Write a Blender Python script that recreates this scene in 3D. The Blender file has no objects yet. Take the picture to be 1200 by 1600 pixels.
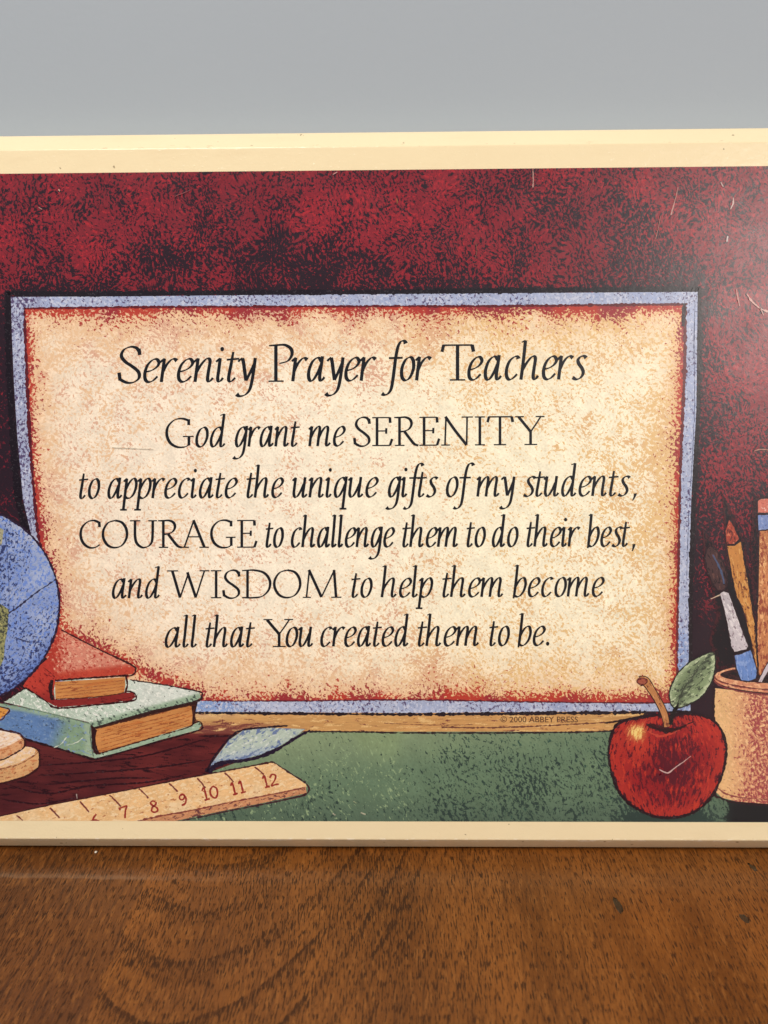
import bpy, math, random
import numpy as np
from mathutils import Matrix, Vector
from mathutils.geometry import delaunay_2d_cdt

random.seed(7)
scene = bpy.context.scene
COL = scene.collection

# ------------------------------------------------------------------ camera
S = 0.18e-3                      # metres per drawing unit on the plaque face
FPX = 1700.0                     # focal length in photo pixels (photo 1200 x 1600)
PITCH, YAW, ROLL, LEAN = map(math.radians, (14.0, -1.2, -0.5, 5.0))
F = np.array([math.sin(YAW) * math.cos(PITCH), math.cos(YAW) * math.cos(PITCH), -math.sin(PITCH)])
R0 = np.cross(F, [0, 0, 1]); R0 /= np.linalg.norm(R0); U0 = np.cross(R0, F)
RR = R0 * math.cos(ROLL) + U0 * math.sin(ROLL)
UU = -R0 * math.sin(ROLL) + U0 * math.cos(ROLL)
EX = np.array([1.0, 0, 0]); EU = np.array([0, math.sin(LEAN), math.cos(LEAN)]); EN = np.array([0, -math.cos(LEAN), math.sin(LEAN)])
CREL = -F * FPX * S              # camera relative to the point of the face it looks at

VT, VB = 515.5, -512.5           # printed picture, top and bottom (drawing units)
UL, UR = -880.0, 900.0           # printed picture, left and right
FT, FB = 549.5, -544.3           # flat face, top and bottom
FL, FR = -925.0, 945.0
CH = 24.5                        # chamfer
THICK = 75.0
# the back lower edge of the leaning plaque rests on the table (z = 0)
low = EU * (FB - CH) * S - EN * THICK * S
ORIGIN = np.array([0.0, 0.0, -low[2]])
CAMPOS = ORIGIN + CREL

def inv(P):
    """photo pixel -> plaque face coordinates (drawing units)"""
    P = np.asarray(P, float)
    d = F + ((P[:, 0] - 600) / FPX)[:, None] * RR - ((P[:, 1] - 800) / FPX)[:, None] * UU
    t = -(CREL @ EN) / (d @ EN)
    Q = CREL + t[:, None] * d
    return np.stack([Q[:, 0] / S, Q @ EU / S], 1)

def fwd(Q):
    Q = np.asarray(Q, float)
    W = Q[:, :1] * S * EX + Q[:, 1:2] * S * EU - CREL
    z = W @ F
    return np.stack([600 + FPX * (W @ RR) / z, 800 - FPX * (W @ UU) / z], 1)

cam_data = bpy.data.cameras.new('camera')
cam = bpy.data.objects.new('camera', cam_data); COL.objects.link(cam)
M = Matrix(((RR[0], UU[0], -F[0]), (RR[1], UU[1], -F[1]), (RR[2], UU[2], -F[2]))).to_4x4()
M.translation = Vector(CAMPOS)
cam.matrix_world = M
cam_data.sensor_fit = 'VERTICAL'; cam_data.sensor_height = 24.0
cam_data.lens = 24.0 * FPX / 1600.0
cam_data.clip_start = 0.01; cam_data.clip_end = 50
cam_data.dof.use_dof = True
cam_data.dof.focus_distance = FPX * S * 1.0
cam_data.dof.aperture_fstop = cam_data.lens / 2.6
scene.camera = cam

# ------------------------------------------------------------------ light
world = bpy.data.worlds.new('World'); scene.world = world; world.use_nodes = True
bg = world.node_tree.nodes['Background']
bg.inputs[0].default_value = (0.80, 0.87, 1.0, 1); bg.inputs[1].default_value = 0.19

def area(name, loc, target, size, power, color, size_y=None):
    l = bpy.data.lights.new(name, 'AREA'); l.energy = power; l.color = color
    l.size = size
    if size_y: l.shape = 'RECTANGLE'; l.size_y = size_y
    o = bpy.data.objects.new(name, l); COL.objects.link(o)
    o.location = loc
    o.rotation_euler = (Vector(target) - Vector(loc)).to_track_quat('-Z', 'Y').to_euler()
    return o

def mirror_dir(px, up_tilt=0.0):
    """direction in which the face (tilted back a bit more by up_tilt) mirrors the view of a photo pixel"""
    q = inv([px])[0]
    P = ORIGIN + EX * q[0] * S + EU * q[1] * S
    v = P - CAMPOS; v /= np.linalg.norm(v)
    a = LEAN + up_tilt
    n = np.array([0, -math.cos(a), math.sin(a)])
    return P, v - 2 * (v @ n) * n

mid = (0.0, 0.0, 0.09)
area('ceiling_lamp', (-0.40, -1.03, 1.25), mid, 0.50, 22.6, (1.0, 0.93, 0.84))
P_, d_ = mirror_dir((1285, 440))
area('side_lamp', tuple(P_ + d_ * 1.1), tuple(P_), 0.20, 4.0, (1.0, 0.92, 0.84))
area('window_light', (-1.5, -0.35, 0.75), (0, 0.1, 0.2), 0.8, 6.0, (0.80, 0.90, 1.0))

scene.view_settings.view_transform = 'Standard'
scene.view_settings.look = 'None'
scene.view_settings.exposure = 0.0
scene.view_settings.gamma = 1.0
scene.view_settings.use_curve_mapping = False
scene.cycles.use_denoising = True
scene.cycles.max_bounces = 6

# ------------------------------------------------------------------ node helpers
def lin(c):
    c = np.asarray(c, float) / 255.0
    return np.where(c <= 0.04045, c / 12.92, ((c + 0.055) / 1.055) ** 2.4)

def lin4(c):
    l = lin(c); return (float(l[0]), float(l[1]), float(l[2]), 1.0)

class NT:
    def __init__(self, name):
        self.mat = bpy.data.materials.new(name); self.mat.use_nodes = True
        self.t = self.mat.node_tree; self.n = self.t.nodes
        self.b = self.n['Principled BSDF']
    def new(self, kind, **kw):
        nd = self.n.new(kind)
        for k, v in kw.items(): setattr(nd, k, v)
        return nd
    def link(self, a, b): self.t.links.new(a, b)
    def put(self, sock, v):
        if isinstance(v, bpy.types.NodeSocket): self.link(v, sock)
        else: sock.default_value = v
    def math(self, op, a, b=0.0, c=0.0, clamp=False):
        nd = self.new('ShaderNodeMath', operation=op, use_clamp=clamp)
        self.put(nd.inputs[0], a); self.put(nd.inputs[1], b); self.put(nd.inputs[2], c)
        return nd.outputs[0]
    def noise(self, vec, scale, detail=2.0, rough=0.5, dist=0.0):
        nd = self.new('ShaderNodeTexNoise')
        self.put(nd.inputs['Vector'], vec)
        nd.inputs['Scale'].default_value = scale; nd.inputs['Detail'].default_value = detail
        nd.inputs['Roughness'].default_value = rough; nd.inputs['Distortion'].default_value = dist
        return nd.outputs['Fac']
    def mapping(self, vec, loc=(0, 0, 0), rot=(0, 0, 0), scale=(1, 1, 1)):
        nd = self.new('ShaderNodeMapping'); self.link(vec, nd.inputs[0])
        nd.inputs[1].default_value = loc; nd.inputs[2].default_value = rot; nd.inputs[3].default_value = scale
        return nd.outputs[0]
    def smooth(self, v, lo, hi):
        nd = self.new('ShaderNodeMapRange', interpolation_type='SMOOTHSTEP')
        self.put(nd.inputs[0], v); self.put(nd.inputs[1], lo); self.put(nd.inputs[2], hi)
        return nd.outputs[0]
    def mix(self, fac, a, b, mode='MIX'):
        nd = self.new('ShaderNodeMix', data_type='RGBA', blend_type=mode)
        self.put(nd.inputs[0], fac); self.put(nd.inputs[6], a); self.put(nd.inputs[7], b)
        return nd.outputs[2]
    def bump(self, h, strength, dist):
        nd = self.new('ShaderNodeBump'); nd.inputs['Strength'].default_value = strength
        nd.inputs['Distance'].default_value = dist
        self.link(h, nd.inputs['Height']); self.link(nd.outputs[0], self.b.inputs['Normal'])

# pastel print: ground colour + two chalk marks whose density comes with the drawing
def pastel_material():
    m = NT('pastel_print')
    def attr(name): return m.new('ShaderNodeAttribute', attribute_name=name)
    base, ma, mb, gr, raw = attr('base'), attr('mark_a'), attr('mark_b'), attr('grain'), attr('flat_xy')
    g = gr.outputs['Vector']
    n1 = m.noise(g, 0.225, 2.5, 0.62, 0.25)
    n2 = m.noise(m.mapping(g, (371, 113, 5)), 0.20, 2.5, 0.62, 0.25)
    tooth = m.noise(raw.outputs['Vector'], 0.45, 1.0, 0.5)
    n1 = m.math('ADD', m.math('MULTIPLY', n1, 0.78), m.math('MULTIPLY', tooth, 0.22))
    n2 = m.math('ADD', m.math('MULTIPLY', n2, 0.78), m.math('MULTIPLY', tooth, 0.22))
    col = base.outputs['Color']
    # slow wandering of tone plus fine paper tooth
    w = m.noise(m.mapping(g, (55, 900, 0)), 0.045, 3.0, 0.6)
    w2 = m.noise(m.mapping(g, (700, 20, 0)), 0.30, 2.0, 0.6)
    tone = m.math('ADD', m.math('MULTIPLY', w, 0.45), m.math('ADD', m.math('MULTIPLY', w2, 0.55), 0.50))
    comb = m.new('ShaderNodeCombineColor')
    for i in range(3): m.link(tone, comb.inputs[i])
    col = m.mix(1.0, col, comb.outputs[0], 'MULTIPLY')
    def layer(col, n, a):
        th = m.math('SUBTRACT', 0.665, m.math('MULTIPLY', a.outputs['Alpha'], 0.33))
        f = m.smooth(n, m.math('SUBTRACT', th, 0.034), m.math('ADD', th, 0.034))
        return m.mix(f, col, a.outputs['Color'])
    col = layer(col, n2, mb)
    col = layer(col, n1, ma)
    m.link(col, m.b.inputs['Base Color'])
    rg = m.noise(raw.outputs['Vector'], 0.02, 3.0, 0.6)
    m.link(m.math('ADD', m.math('MULTIPLY', rg, 0.12), 0.24), m.b.inputs['Roughness'])
    m.b.inputs['Specular IOR Level'].default_value = 0.42
    m.bump(m.noise(raw.outputs['Vector'], 0.10, 3.0, 0.6), 0.12, 0.00025)
    return m.mat
PASTEL = pastel_material()

# ------------------------------------------------------------------ drawing helpers
_rng = np.random.RandomState(11)
_LAT = _rng.rand(64, 64)
def vn(x, y, scale, seed=0, octv=3):
    """value noise about 0..1"""
    x = np.asarray(x, float); y = np.asarray(y, float)
    out = 0; amp = 1; tot = 0
    for o in range(octv):
        fx = x / scale * 2 ** o + seed * 7.31 + o * 3.7; fy = y / scale * 2 ** o + seed * 3.17 + o * 9.1
        ix = np.floor(fx).astype(int); iy = np.floor(fy).astype(int)
        tx = fx - ix; ty = fy - iy
        tx = tx * tx * (3 - 2 * tx); ty = ty * ty * (3 - 2 * ty)
        g = lambda a, b: _LAT[a % 64, b % 64]
        v = (g(ix, iy) * (1 - tx) + g(ix + 1, iy) * tx) * (1 - ty) + (g(ix, iy + 1) * (1 - tx) + g(ix + 1, iy + 1) * tx) * ty
        out = out + amp * v; tot += amp; amp *= 0.5
    return out / tot

def ss(v, a, b):
    t = np.clip((np.asarray(v, float) - a) / (b - a), 0, 1); return t * t * (3 - 2 * t)

def spline(pts, step=2.0, closed=False):
    """Catmull-Rom through points of any dimension"""
    P = np.asarray(pts, float); n = len(P)
    if n == 2 and not closed:
        k = max(2, int(np.linalg.norm(P[1, :2] - P[0, :2]) / step) + 1)
        t = np.linspace(0, 1, k)[:, None]; return P[0] * (1 - t) + P[1] * t
    out = []
    for i in range(n if closed else n - 1):
        g = (lambda k: P[k % n]) if closed else (lambda k: P[min(max(k, 0), n - 1)])
        a, b, c, d = g(i - 1), g(i), g(i + 1), g(i + 2)
        k = max(2, int(np.linalg.norm((c - b)[:2]) / step) + 1)
        t = np.linspace(0, 1, k, endpoint=False)[:, None]
        out.append(0.5 * ((2 * b) + (-a + c) * t + (2 * a - 5 * b + 4 * c - d) * t * t + (-a + 3 * b - 3 * c + d) * t ** 3))
    if not closed: out.append(P[-1:])
    return np.concatenate(out)

def seg_dist(P, poly, closed=True):
    A = np.asarray(poly, float)
    B = np.roll(A, -1, 0) if closed else A[1:]
    if not closed: A = A[:-1]
    best = np.full(len(P), 1e9)
    for a, b in zip(A, B):
        ab = b - a; L = ab @ ab + 1e-12
        t = np.clip(((P - a) @ ab) / L, 0, 1)
        best = np.minimum(best, np.linalg.norm(P - a - t[:, None] * ab, axis=1))
    return best

def inside(P, poly):
    A = np.asarray(poly, float); B = np.roll(A, -1, 0)
    r = np.zeros(len(P), bool)
    for a, b in zip(A, B):
        c = (a[1] > P[:, 1]) != (b[1] > P[:, 1])
        if abs(b[1] - a[1]) < 1e-12: continue
        r ^= c & (P[:, 0] < (b[0] - a[0]) * (P[:, 1] - a[1]) / (b[1] - a[1]) + a[0])
    return r

def grain(P, ang=0.0, stretch=1.0, warp=6.0, seed=0):
    """chalk direction: marks run along ang (degrees from the x axis) and are longer by stretch"""
    a = math.radians(ang); c, s = math.cos(a), math.sin(a)
    x = P[:, 0] + warp * (vn(P[:, 0], P[:, 1], 40, seed + 1) - .5) * 2
    y = P[:, 1] + warp * (vn(P[:, 0], P[:, 1], 40, seed + 2) - .5) * 2
    return np.stack([(x * c + y * s) / stretch + seed * 97.0, -x * s + y * c + seed * 53.0], 1)

def col(c, n): return np.tile(np.asarray(c, float), (n, 1))
def blend(a, b, t):
    a = np.asarray(a, float); b = np.asarray(b, float); t = np.asarray(t, float)[:, None]
    return a * (1 - t) + b * t

DARK = (30, 20, 28)
LAYER = 7e-6

class Sheet:
    def __init__(self):
        self.co = []; self.fc = []; self.A = {k: [] for k in ('base', 'mark_a', 'mark_b', 'grain', 'flat_xy')}; self.n = 0
    def _add(self, P, faces, layer, d):
        n = len(P)
        q = inv(P)
        q[:, 1] = np.clip(q[:, 1], VB, VT); q[:, 0] = np.clip(q[:, 0], UL, UR)
        self.co.append(np.concatenate([q * S, np.full((n, 1), (layer + 2) * LAYER)], 1))
        self.fc.extend([tuple(i + self.n for i in f) for f in faces])
        one = np.ones((n, 1))
        self.A['base'].append(np.concatenate([lin(d['base']), one], 1))
        for k in ('a', 'b'):
            c = d.get('m' + k, d['base']); den = np.clip(d.get('d' + k, np.zeros(n)), -0.5, 1.5)
            self.A['mark_' + k].append(np.concatenate([lin(c), np.broadcast_to(np.asarray(den, float).ravel(), (n,)).reshape(-1, 1)], 1))
        self.A['grain'].append(np.concatenate([d.get('grain', P), np.zeros((n, 1))], 1))
        self.A['flat_xy'].append(np.concatenate([P, np.zeros((n, 1))], 1))
        self.n += n
    def poly(self, outline, layer, fn, spacing=4.0):
        O = np.asarray(outline, float)
        # resample the rim
        rim = []
        for a, b in zip(O, np.roll(O, -1, 0)):
            k = max(1, int(np.linalg.norm(b - a) / spacing)); t = np.linspace(0, 1, k, endpoint=False)[:, None]
            rim.append(a * (1 - t) + b * t)
        rim = np.concatenate(rim)
        lo, hi = O.min(0), O.max(0)
        X, Y = np.meshgrid(np.arange(lo[0], hi[0], spacing), np.arange(lo[1], hi[1], spacing))
        X = X + spacing * 0.25 * np.sin(Y * 1.7); G = np.stack([X.ravel(), Y.ravel()], 1)
        G = G[inside(G, O)]
        if len(G): G = G[seg_dist(G, O) > spacing * 0.55]
        V = [tuple(p) for p in rim] + [tuple(p) for p in G]
        r = delaunay_2d_cdt([Vector(v) for v in V], [], [list(range(len(rim)))], 1, 1e-5)
        P = np.array([tuple(v) for v in r[0]])
        faces = [tuple(f) for f in r[2]]
        fixed = []
        for f in faces:
            p = P[list(f)]
            a = sum(p[i, 0] * p[(i + 1) % len(p), 1] - p[(i + 1) % len(p), 0] * p[i, 1] for i in range(len(p)))
            fixed.append(f if a < 0 else tuple(reversed(f)))   # y runs down in the photo
        sd = seg_dist(P, O)
        self._add(P, fixed, layer, fn(P, sd)); return self
    def grid(self, fn, layer, step=6.0):
        u = np.arange(UL, UR + .1, step); v = np.linspace(VB, VT, int((VT - VB) / step) + 1)
        U, V = np.meshgrid(u, v); P = fwd(np.stack([U.ravel(), V.ravel()], 1))
        w = len(u); h = len(v)
        faces = [(j * w + i, j * w + i + 1, (j + 1) * w + i + 1, (j + 1) * w + i) for j in range(h - 1) for i in range(w - 1)]
        self._add(P, faces, layer, fn(P, None)); return self
    def band(self, Cn, W, layer, d):
        """ribbon along sampled centre points with widths"""
        T = np.gradient(Cn, axis=0); T /= np.linalg.norm(T, axis=1)[:, None] + 1e-9
        N = np.stack([-T[:, 1], T[:, 0]], 1)
        L, Rr = Cn - N * W[:, None] / 2, Cn + N * W[:, None] / 2
        n = len(Cn); P = np.concatenate([L, Rr])
        faces = [(i, i + n, i + n + 1, i + 1) for i in range(n - 1)]
        # keep faces turned to the front
        i = n // 2 - 1 if n > 2 else 0
        f = faces[i]; p = P[list(f)]
        a = sum(p[k, 0] * p[(k + 1) % 4, 1] - p[(k + 1) % 4, 0] * p[k, 1] for k in range(4))
        if a > 0: faces = [tuple(reversed(q)) for q in faces]
        self._add(P, faces, layer, d(P) if callable(d) else dict(base=col(d, len(P))))
        return self
    def ink(self, pts, w, layer, color=DARK, jit=0.35, closed=False, smooth=True, taper=0.0, wob=0.7, step=1.5, seed=None):
        C = spline(pts, step, closed) if smooth else np.concatenate([spline([a, b], step) for a, b in zip(pts[:-1], pts[1:])])
        if closed: C = np.concatenate([C, C[:1]])
        C = C[:, :2]; n = len(C); rs = np.random.RandomState(int(abs(C[0, 0] * 13 + C[0, 1] * 7 + n)) % 99991)
        k = np.array([.25, .5, .25])
        j = np.convolve(rs.randn(n + 2), k, 'valid'); e = np.convolve(rs.randn(n + 2), k, 'valid'); e2 = np.convolve(rs.randn(n + 2), k, 'valid')
        if closed: j[-1] = j[0]; e[-1] = e[0]; e2[-1] = e2[0]
        W = np.full(n, float(w)) if np.isscalar(w) else np.interp(np.linspace(0, 1, n), np.linspace(0, 1, len(w)), w)
        wob = wob * .42; W = np.clip(W * (1 + jit * j * .85), W * 0.25, None)
        if taper: 
            t = np.linspace(0, 1, n); W = W * (1 - taper + taper * np.minimum(1, np.minimum(t, 1 - t) * 5))
        C = C + wob * np.stack([e, e2], 1)
        def d(P):
            m = len(P)
            return dict(base=col(color, m), ma=col(np.asarray(color) * .6 + 40, m), da=np.full(m, .18), grain=grain(P, 0, 1, 0))
        return self.band(C, W, layer, d)
    def build(self, name, parent=None, mat=None):
        me = bpy.data.meshes.new(name)
        co = np.concatenate(self.co)
        me.from_pydata([tuple(c) for c in co], [], self.fc); me.update()
        for k, v in self.A.items():
            v = np.concatenate(v)
            if k in ('grain', 'flat_xy'):
                a = me.attributes.new(k, 'FLOAT_VECTOR', 'POINT'); a.data.foreach_set('vector', v.astype(np.float32).ravel())
            else:
                a = me.attributes.new(k, 'FLOAT_COLOR', 'POINT'); a.data.foreach_set('color', v.astype(np.float32).ravel())
        me.materials.append(mat or PASTEL)
        o = bpy.data.objects.new(name, me); COL.objects.link(o)
        if parent: o.parent = parent
        return o

def flat(c, ma=None, da=0.0, mb=None, db=0.0, ang=0, st=1.0, seed=0, warp=5, edge=0.0, edge_w=7.0, edge_c=DARK):
    """ordinary chalk fill; edge adds dark chalk towards the drawn rim"""
    def fn(P, sd):
        n = len(P); d = dict(base=col(c, n), grain=grain(P, ang, st, warp, seed))
        va = vn(P[:, 0], P[:, 1], 45, seed + 4) - .5; vb = vn(P[:, 0], P[:, 1], 45, seed + 5) - .5
        if ma is not None: d['ma'] = col(ma, n); d['da'] = da + .5 * va
        if mb is not None: d['mb'] = col(mb, n); d['db'] = db + .5 * vb
        if edge and sd is not None:
            k = edge * (1 - ss(sd, 0, edge_w))
            if ma is None: d['ma'] = col(edge_c, n); d['da'] = k - .1
            else:
                d['da'] = np.maximum(d['da'], k); d['ma'] = blend(ma, edge_c, np.clip(k * 1.5, 0, 1))
        return d
    return fn
# ------------------------------------------------------------------ wall and table
def wall_material():
    m = NT('wall_paint')
    tc = m.new('ShaderNodeTexCoord').outputs['Object']
    n = m.noise(tc, 3.0, 3.0, 0.5)
    m.link(m.mix(n, lin4((153, 162, 171)), lin4((158, 166, 174))), m.b.inputs['Base Color'])
    m.b.inputs['Roughness'].default_value = 0.55
    m.bump(m.noise(tc, 700.0, 2.0, 0.5), 0.08, 0.0004)
    return m.mat

def mesh_obj(name, verts, faces, mat, parent=None, smooth=False):
    me = bpy.data.meshes.new(name); me.from_pydata([tuple(map(float, v)) for v in verts], [], faces); me.update()
    me.materials.append(mat)
    if smooth:
        for p in me.polygons: p.use_smooth = True
    o = bpy.data.objects.new(name, me); COL.objects.link(o)
    if parent: o.parent = parent
    return o

top_back = ORIGIN + EU * (FT + CH) * S - EN * THICK * S
WALL_Y = float(top_back[1]) + 0.0015
def slab(x0, x1, y0, y1, z0, z1):
    v = [(x, y, z) for z in (z0, z1) for y in (y0, y1) for x in (x0, x1)]
    f = [(0, 2, 3, 1), (4, 5, 7, 6), (0, 1, 5, 4), (2, 6, 7, 3), (0, 4, 6, 2), (1, 3, 7, 5)]
    return v, f
v, f = slab(-1.6, 1.6, WALL_Y, WALL_Y + 0.1, -0.75, 1.6)
w = mesh_obj('wall', v, f, wall_material()); w['kind'] = 'structure'
w['label'] = 'plain pale blue grey painted wall behind the plaque'

def wood_material():
    m = NT('table_wood')
    tc = m.new('ShaderNodeTexCoord').outputs['Object']
    sep = m.new('ShaderNodeSeparateXYZ'); m.link(tc, sep.inputs[0])
    X, Y = sep.outputs[0], sep.outputs[1]
    # which board of the top: the joint runs along the grain
    joint = m.math('ADD', m.math('MULTIPLY', m.noise(m.mapping(tc, (0, 0, 0), (0, 0, 0), (1, 30, 1)), 3.0, 2.0), 0.003), 0.0)
    left = m.smooth(m.math('ADD', X, joint), -0.0672, -0.0680)
    # growth figure: nested arches on the wide board
    wig = m.noise(m.mapping(tc, (3, 1, 0), (0, 0, 0), (26, 9, 1)), 1.0, 3.0, 0.55)
    xx = m.math('ADD', X, 0.050)
    arch = m.math('SUBTRACT', Y, m.math('MULTIPLY', m.math('MULTIPLY', xx, xx), 31.0))
    arch = m.math('ADD', arch, m.math('MULTIPLY', m.math('SUBTRACT', wig, 0.5), 0.012))
    def rings(freq, ph, amt):
        saw = m.math('FRACT', m.math('ADD', m.math('MULTIPLY', arch, freq), ph))
        return m.math('MULTIPLY', m.math('MULTIPLY', m.smooth(saw, 0.52, 0.93), m.smooth(saw, 1.0, 0.93)), amt)
    patch = m.smooth(m.noise(m.mapping(tc, (8, 4, 0), (0, 0, 0), (30, 22, 1)), 1.0, 3.0, 0.6), 0.22, 0.52)
    ring = m.math('MULTIPLY', m.math('ADD', rings(46.0, 0.604, 0.8), rings(131.0, 0.3, 0.35)), patch)
    fade = m.math('MULTIPLY', m.smooth(X, 0.045, -0.005), m.math('SUBTRACT', 1.0, left))
    ring = m.math('MULTIPLY', ring, fade)
    # pores: short dark dashes along the grain
    sl = m.math('MULTIPLY', m.math('SINE', m.math('MULTIPLY', Y, 30.0)), 0.0012)
    cmb = m.new('ShaderNodeCombineXYZ'); m.link(m.math('ADD', X, sl), cmb.inputs[0]); m.link(Y, cmb.inputs[1])
    pv = cmb.outputs[0]
    p1 = m.noise(m.mapping(pv, (0, 0, 0), (0, 0, 0), (2500, 250, 1)), 1.0, 2.0, 0.55)
    p2 = m.noise(m.mapping(pv, (40, 9, 0), (0, 0, 0), (1100, 50, 1)), 1.0, 2.5, 0.6)
    p3 = m.noise(m.mapping(pv, (4, 19, 0), (0, 0, 0), (3200, 420, 1)), 1.0, 1.0, 0.5)
    amount = m.noise(m.mapping(pv, (7, 3, 0), (0, 0, 0), (60, 14, 1)), 1.0, 2.0)
    th = m.math('SUBTRACT', 0.645, m.math('MULTIPLY', amount, 0.17))
    th = m.math('SUBTRACT', th, m.math('MULTIPLY', ring, 0.11))
    pore = m.smooth(p1, m.math('SUBTRACT', th, 0.03), m.math('ADD', th, 0.06))
    fine = m.math('MULTIPLY', m.smooth(p3, 0.55, 0.70), 0.45)
    streak = m.smooth(p2, 0.48, 0.72)
    tone = m.noise(m.mapping(pv, (1, 2, 0), (0, 0, 0), (45, 10, 1)), 1.0, 3.0, 0.6)
    c = m.mix(m.smooth(tone, 0.3, 0.7), lin4((108, 61, 20)), lin4((138, 82, 32)))
    c = m.mix(m.math('MULTIPLY', ring, 0.34), c, lin4((80, 44, 16)))
    c = m.mix(m.math('MULTIPLY', left, 0.50), c, lin4((72, 38, 15)))
    c = m.mix(m.math('MULTIPLY', streak, m.math('ADD', 0.50, m.math('MULTIPLY', left, 0.35))), c, lin4((62, 33, 12)))
    p4 = m.noise(m.mapping(pv, (14, 6, 0), (0, 0, 0), (900, 120, 1)), 1.0, 3.0, 0.65)
    c = m.mix(m.math('MULTIPLY', m.smooth(p4, 0.50, 0.66), 0.42), c, lin4((158, 100, 46)))
    c = m.mix(fine, c, lin4((80, 44, 15)))
    c = m.mix(m.math('MULTIPLY', pore, m.math('ADD', 0.35, m.math('MULTIPLY', p4, 0.9))), c, lin4((44, 22, 7)))
    # a pale uneven line in front of the plaque at the left, rougher beyond
    wav = m.math('MULTIPLY', m.noise(m.mapping(tc, (0, 0, 0), (0, 0, 0), (90, 1, 1)), 1.0, 3.0), 0.003)
    yy = m.math('ADD', m.math('ADD', Y, wav), m.math('MULTIPLY', X, 0.03))
    line = m.math('MULTIPLY', m.smooth(yy, -0.0222, -0.0212), m.smooth(yy, -0.0185, -0.0210))
    line = m.math('MULTIPLY', line, m.smooth(X, -0.04, -0.085))
    smear = m.noise(m.mapping(tc, (0, 5, 0), (0, 0, 0.4), (30, 80, 1)), 1.0, 3.0, 0.6)
    c = m.mix(m.math('MULTIPLY', m.math('MULTIPLY', line, smear), 0.24), c, lin4((190, 160, 130)))
    m.link(c, m.b.inputs['Base Color'])
    dull = m.smooth(yy, -0.0195, -0.024)
    r = m.math('ADD', m.math('MULTIPLY', dull, 0.10), m.math('ADD', 0.25, m.math('MULTIPLY', smear, 0.16)))
    m.link(m.math('ADD', r, m.math('MULTIPLY', pore, 0.15)), m.b.inputs['Roughness'])
    m.b.inputs['Specular IOR Level'].default_value = 0.27
    h = m.math('ADD', m.math('MULTIPLY', pore, -0.7), m.math('MULTIPLY', p2, 0.6))
    m.bump(h, 0.30, 0.00012)
    return m.mat
WOOD = wood_material()
v, f = slab(-0.62, 0.62, -0.55, WALL_Y - 0.002, -0.028, 0.0)
t = bpy.data.objects.new('wooden_table', None); COL.objects.link(t)
t['label'] = 'brown grained wooden table that the plaque stands on'; t['category'] = 'table'
mesh_obj('table_top', v, f, WOOD, t)
for x in (-0.57, 0.57):
    for y in (-0.50, WALL_Y - 0.06):
        v, f = slab(x - 0.025, x + 0.025, y - 0.025, y + 0.025, -0.73, -0.0285)
        mesh_obj('leg', v, f, WOOD, t)
v, f = slab(-1.6, 1.6, -1.6, WALL_Y - 0.001, -0.75, -0.73)
fl = mesh_obj('floor', v, f, wall_material()); fl['kind'] = 'structure'

# ------------------------------------------------------------------ the plaque
plaque = bpy.data.objects.new('wooden_plaque', None); COL.objects.link(plaque)
PM = Matrix(((EX[0], EU[0], EN[0]), (EX[1], EU[1], EN[1]), (EX[2], EU[2], EN[2]))).to_4x4()
PM.translation = Vector(ORIGIN); plaque.matrix_world = PM
plaque['label'] = 'cream edged wooden plaque printed with a prayer for teachers, standing on the table'
plaque['category'] = 'plaque'

def cream_material():
    m = NT('cream_paint')
    tc = m.new('ShaderNodeTexCoord').outputs['Object']
    n = m.noise(tc, 30.0, 3.0, 0.5)
    c = m.mix(n, lin4((232, 214, 175)), lin4((238, 221, 182)))
    speck = m.smooth(m.noise(tc, 620.0, 1.0, 0.5), 0.775, 0.80)
    c = m.mix(m.math('MULTIPLY', speck, 0.65), c, lin4((120, 100, 74)))
    sp = m.new('ShaderNodeSeparateXYZ'); m.link(tc, sp.inputs[0])
    def rim(v0, wd): return m.smooth(m.math('ABSOLUTE', m.math('SUBTRACT', sp.outputs[1], v0 * S)), wd * S, wd * S * 0.3)
    chipn = m.noise(m.mapping(tc, (0, 0, 0), (0, 0, 0), (330, 900, 900)), 1.0, 3.0, 0.65)
    low = m.math('MULTIPLY', rim(FB - 2, 6.0), m.smooth(chipn, 0.54, 0.60))
    up = m.math('MULTIPLY', rim(FT + 2, 5.0), m.smooth(chipn, 0.64, 0.68))
    grime = m.math('MULTIPLY', m.smooth(m.noise(m.mapping(tc, (2, 0, 0), (0, 0, 0), (40, 160, 160)), 1.0, 4.0, 0.65), 0.50, 0.75), 0.12)
    c = m.mix(grime, c, lin4((206, 180, 138)))
    c = m.mix(m.math('MULTIPLY', low, 0.9), c, lin4((248, 238, 216)))
    c = m.mix(m.math('MULTIPLY', up, 0.35), c, lin4((150, 124, 88)))
    m.link(c, m.b.inputs['Base Color'])
    m.b.inputs['Roughness'].default_value = 0.20
    m.b.inputs['Specular IOR Level'].default_value = 0.5
    h = m.math('ADD', m.math('MULTIPLY', m.noise(tc, 260.0, 3.0, 0.6), 1.0), m.math('MULTIPLY', m.smooth(m.noise(tc, 1300.0, 2.0, 0.5), 0.62, 0.75), 0.35))
    m.bump(h, 0.22, 0.0004)
    return m.mat
CREAM = cream_material()

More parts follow.
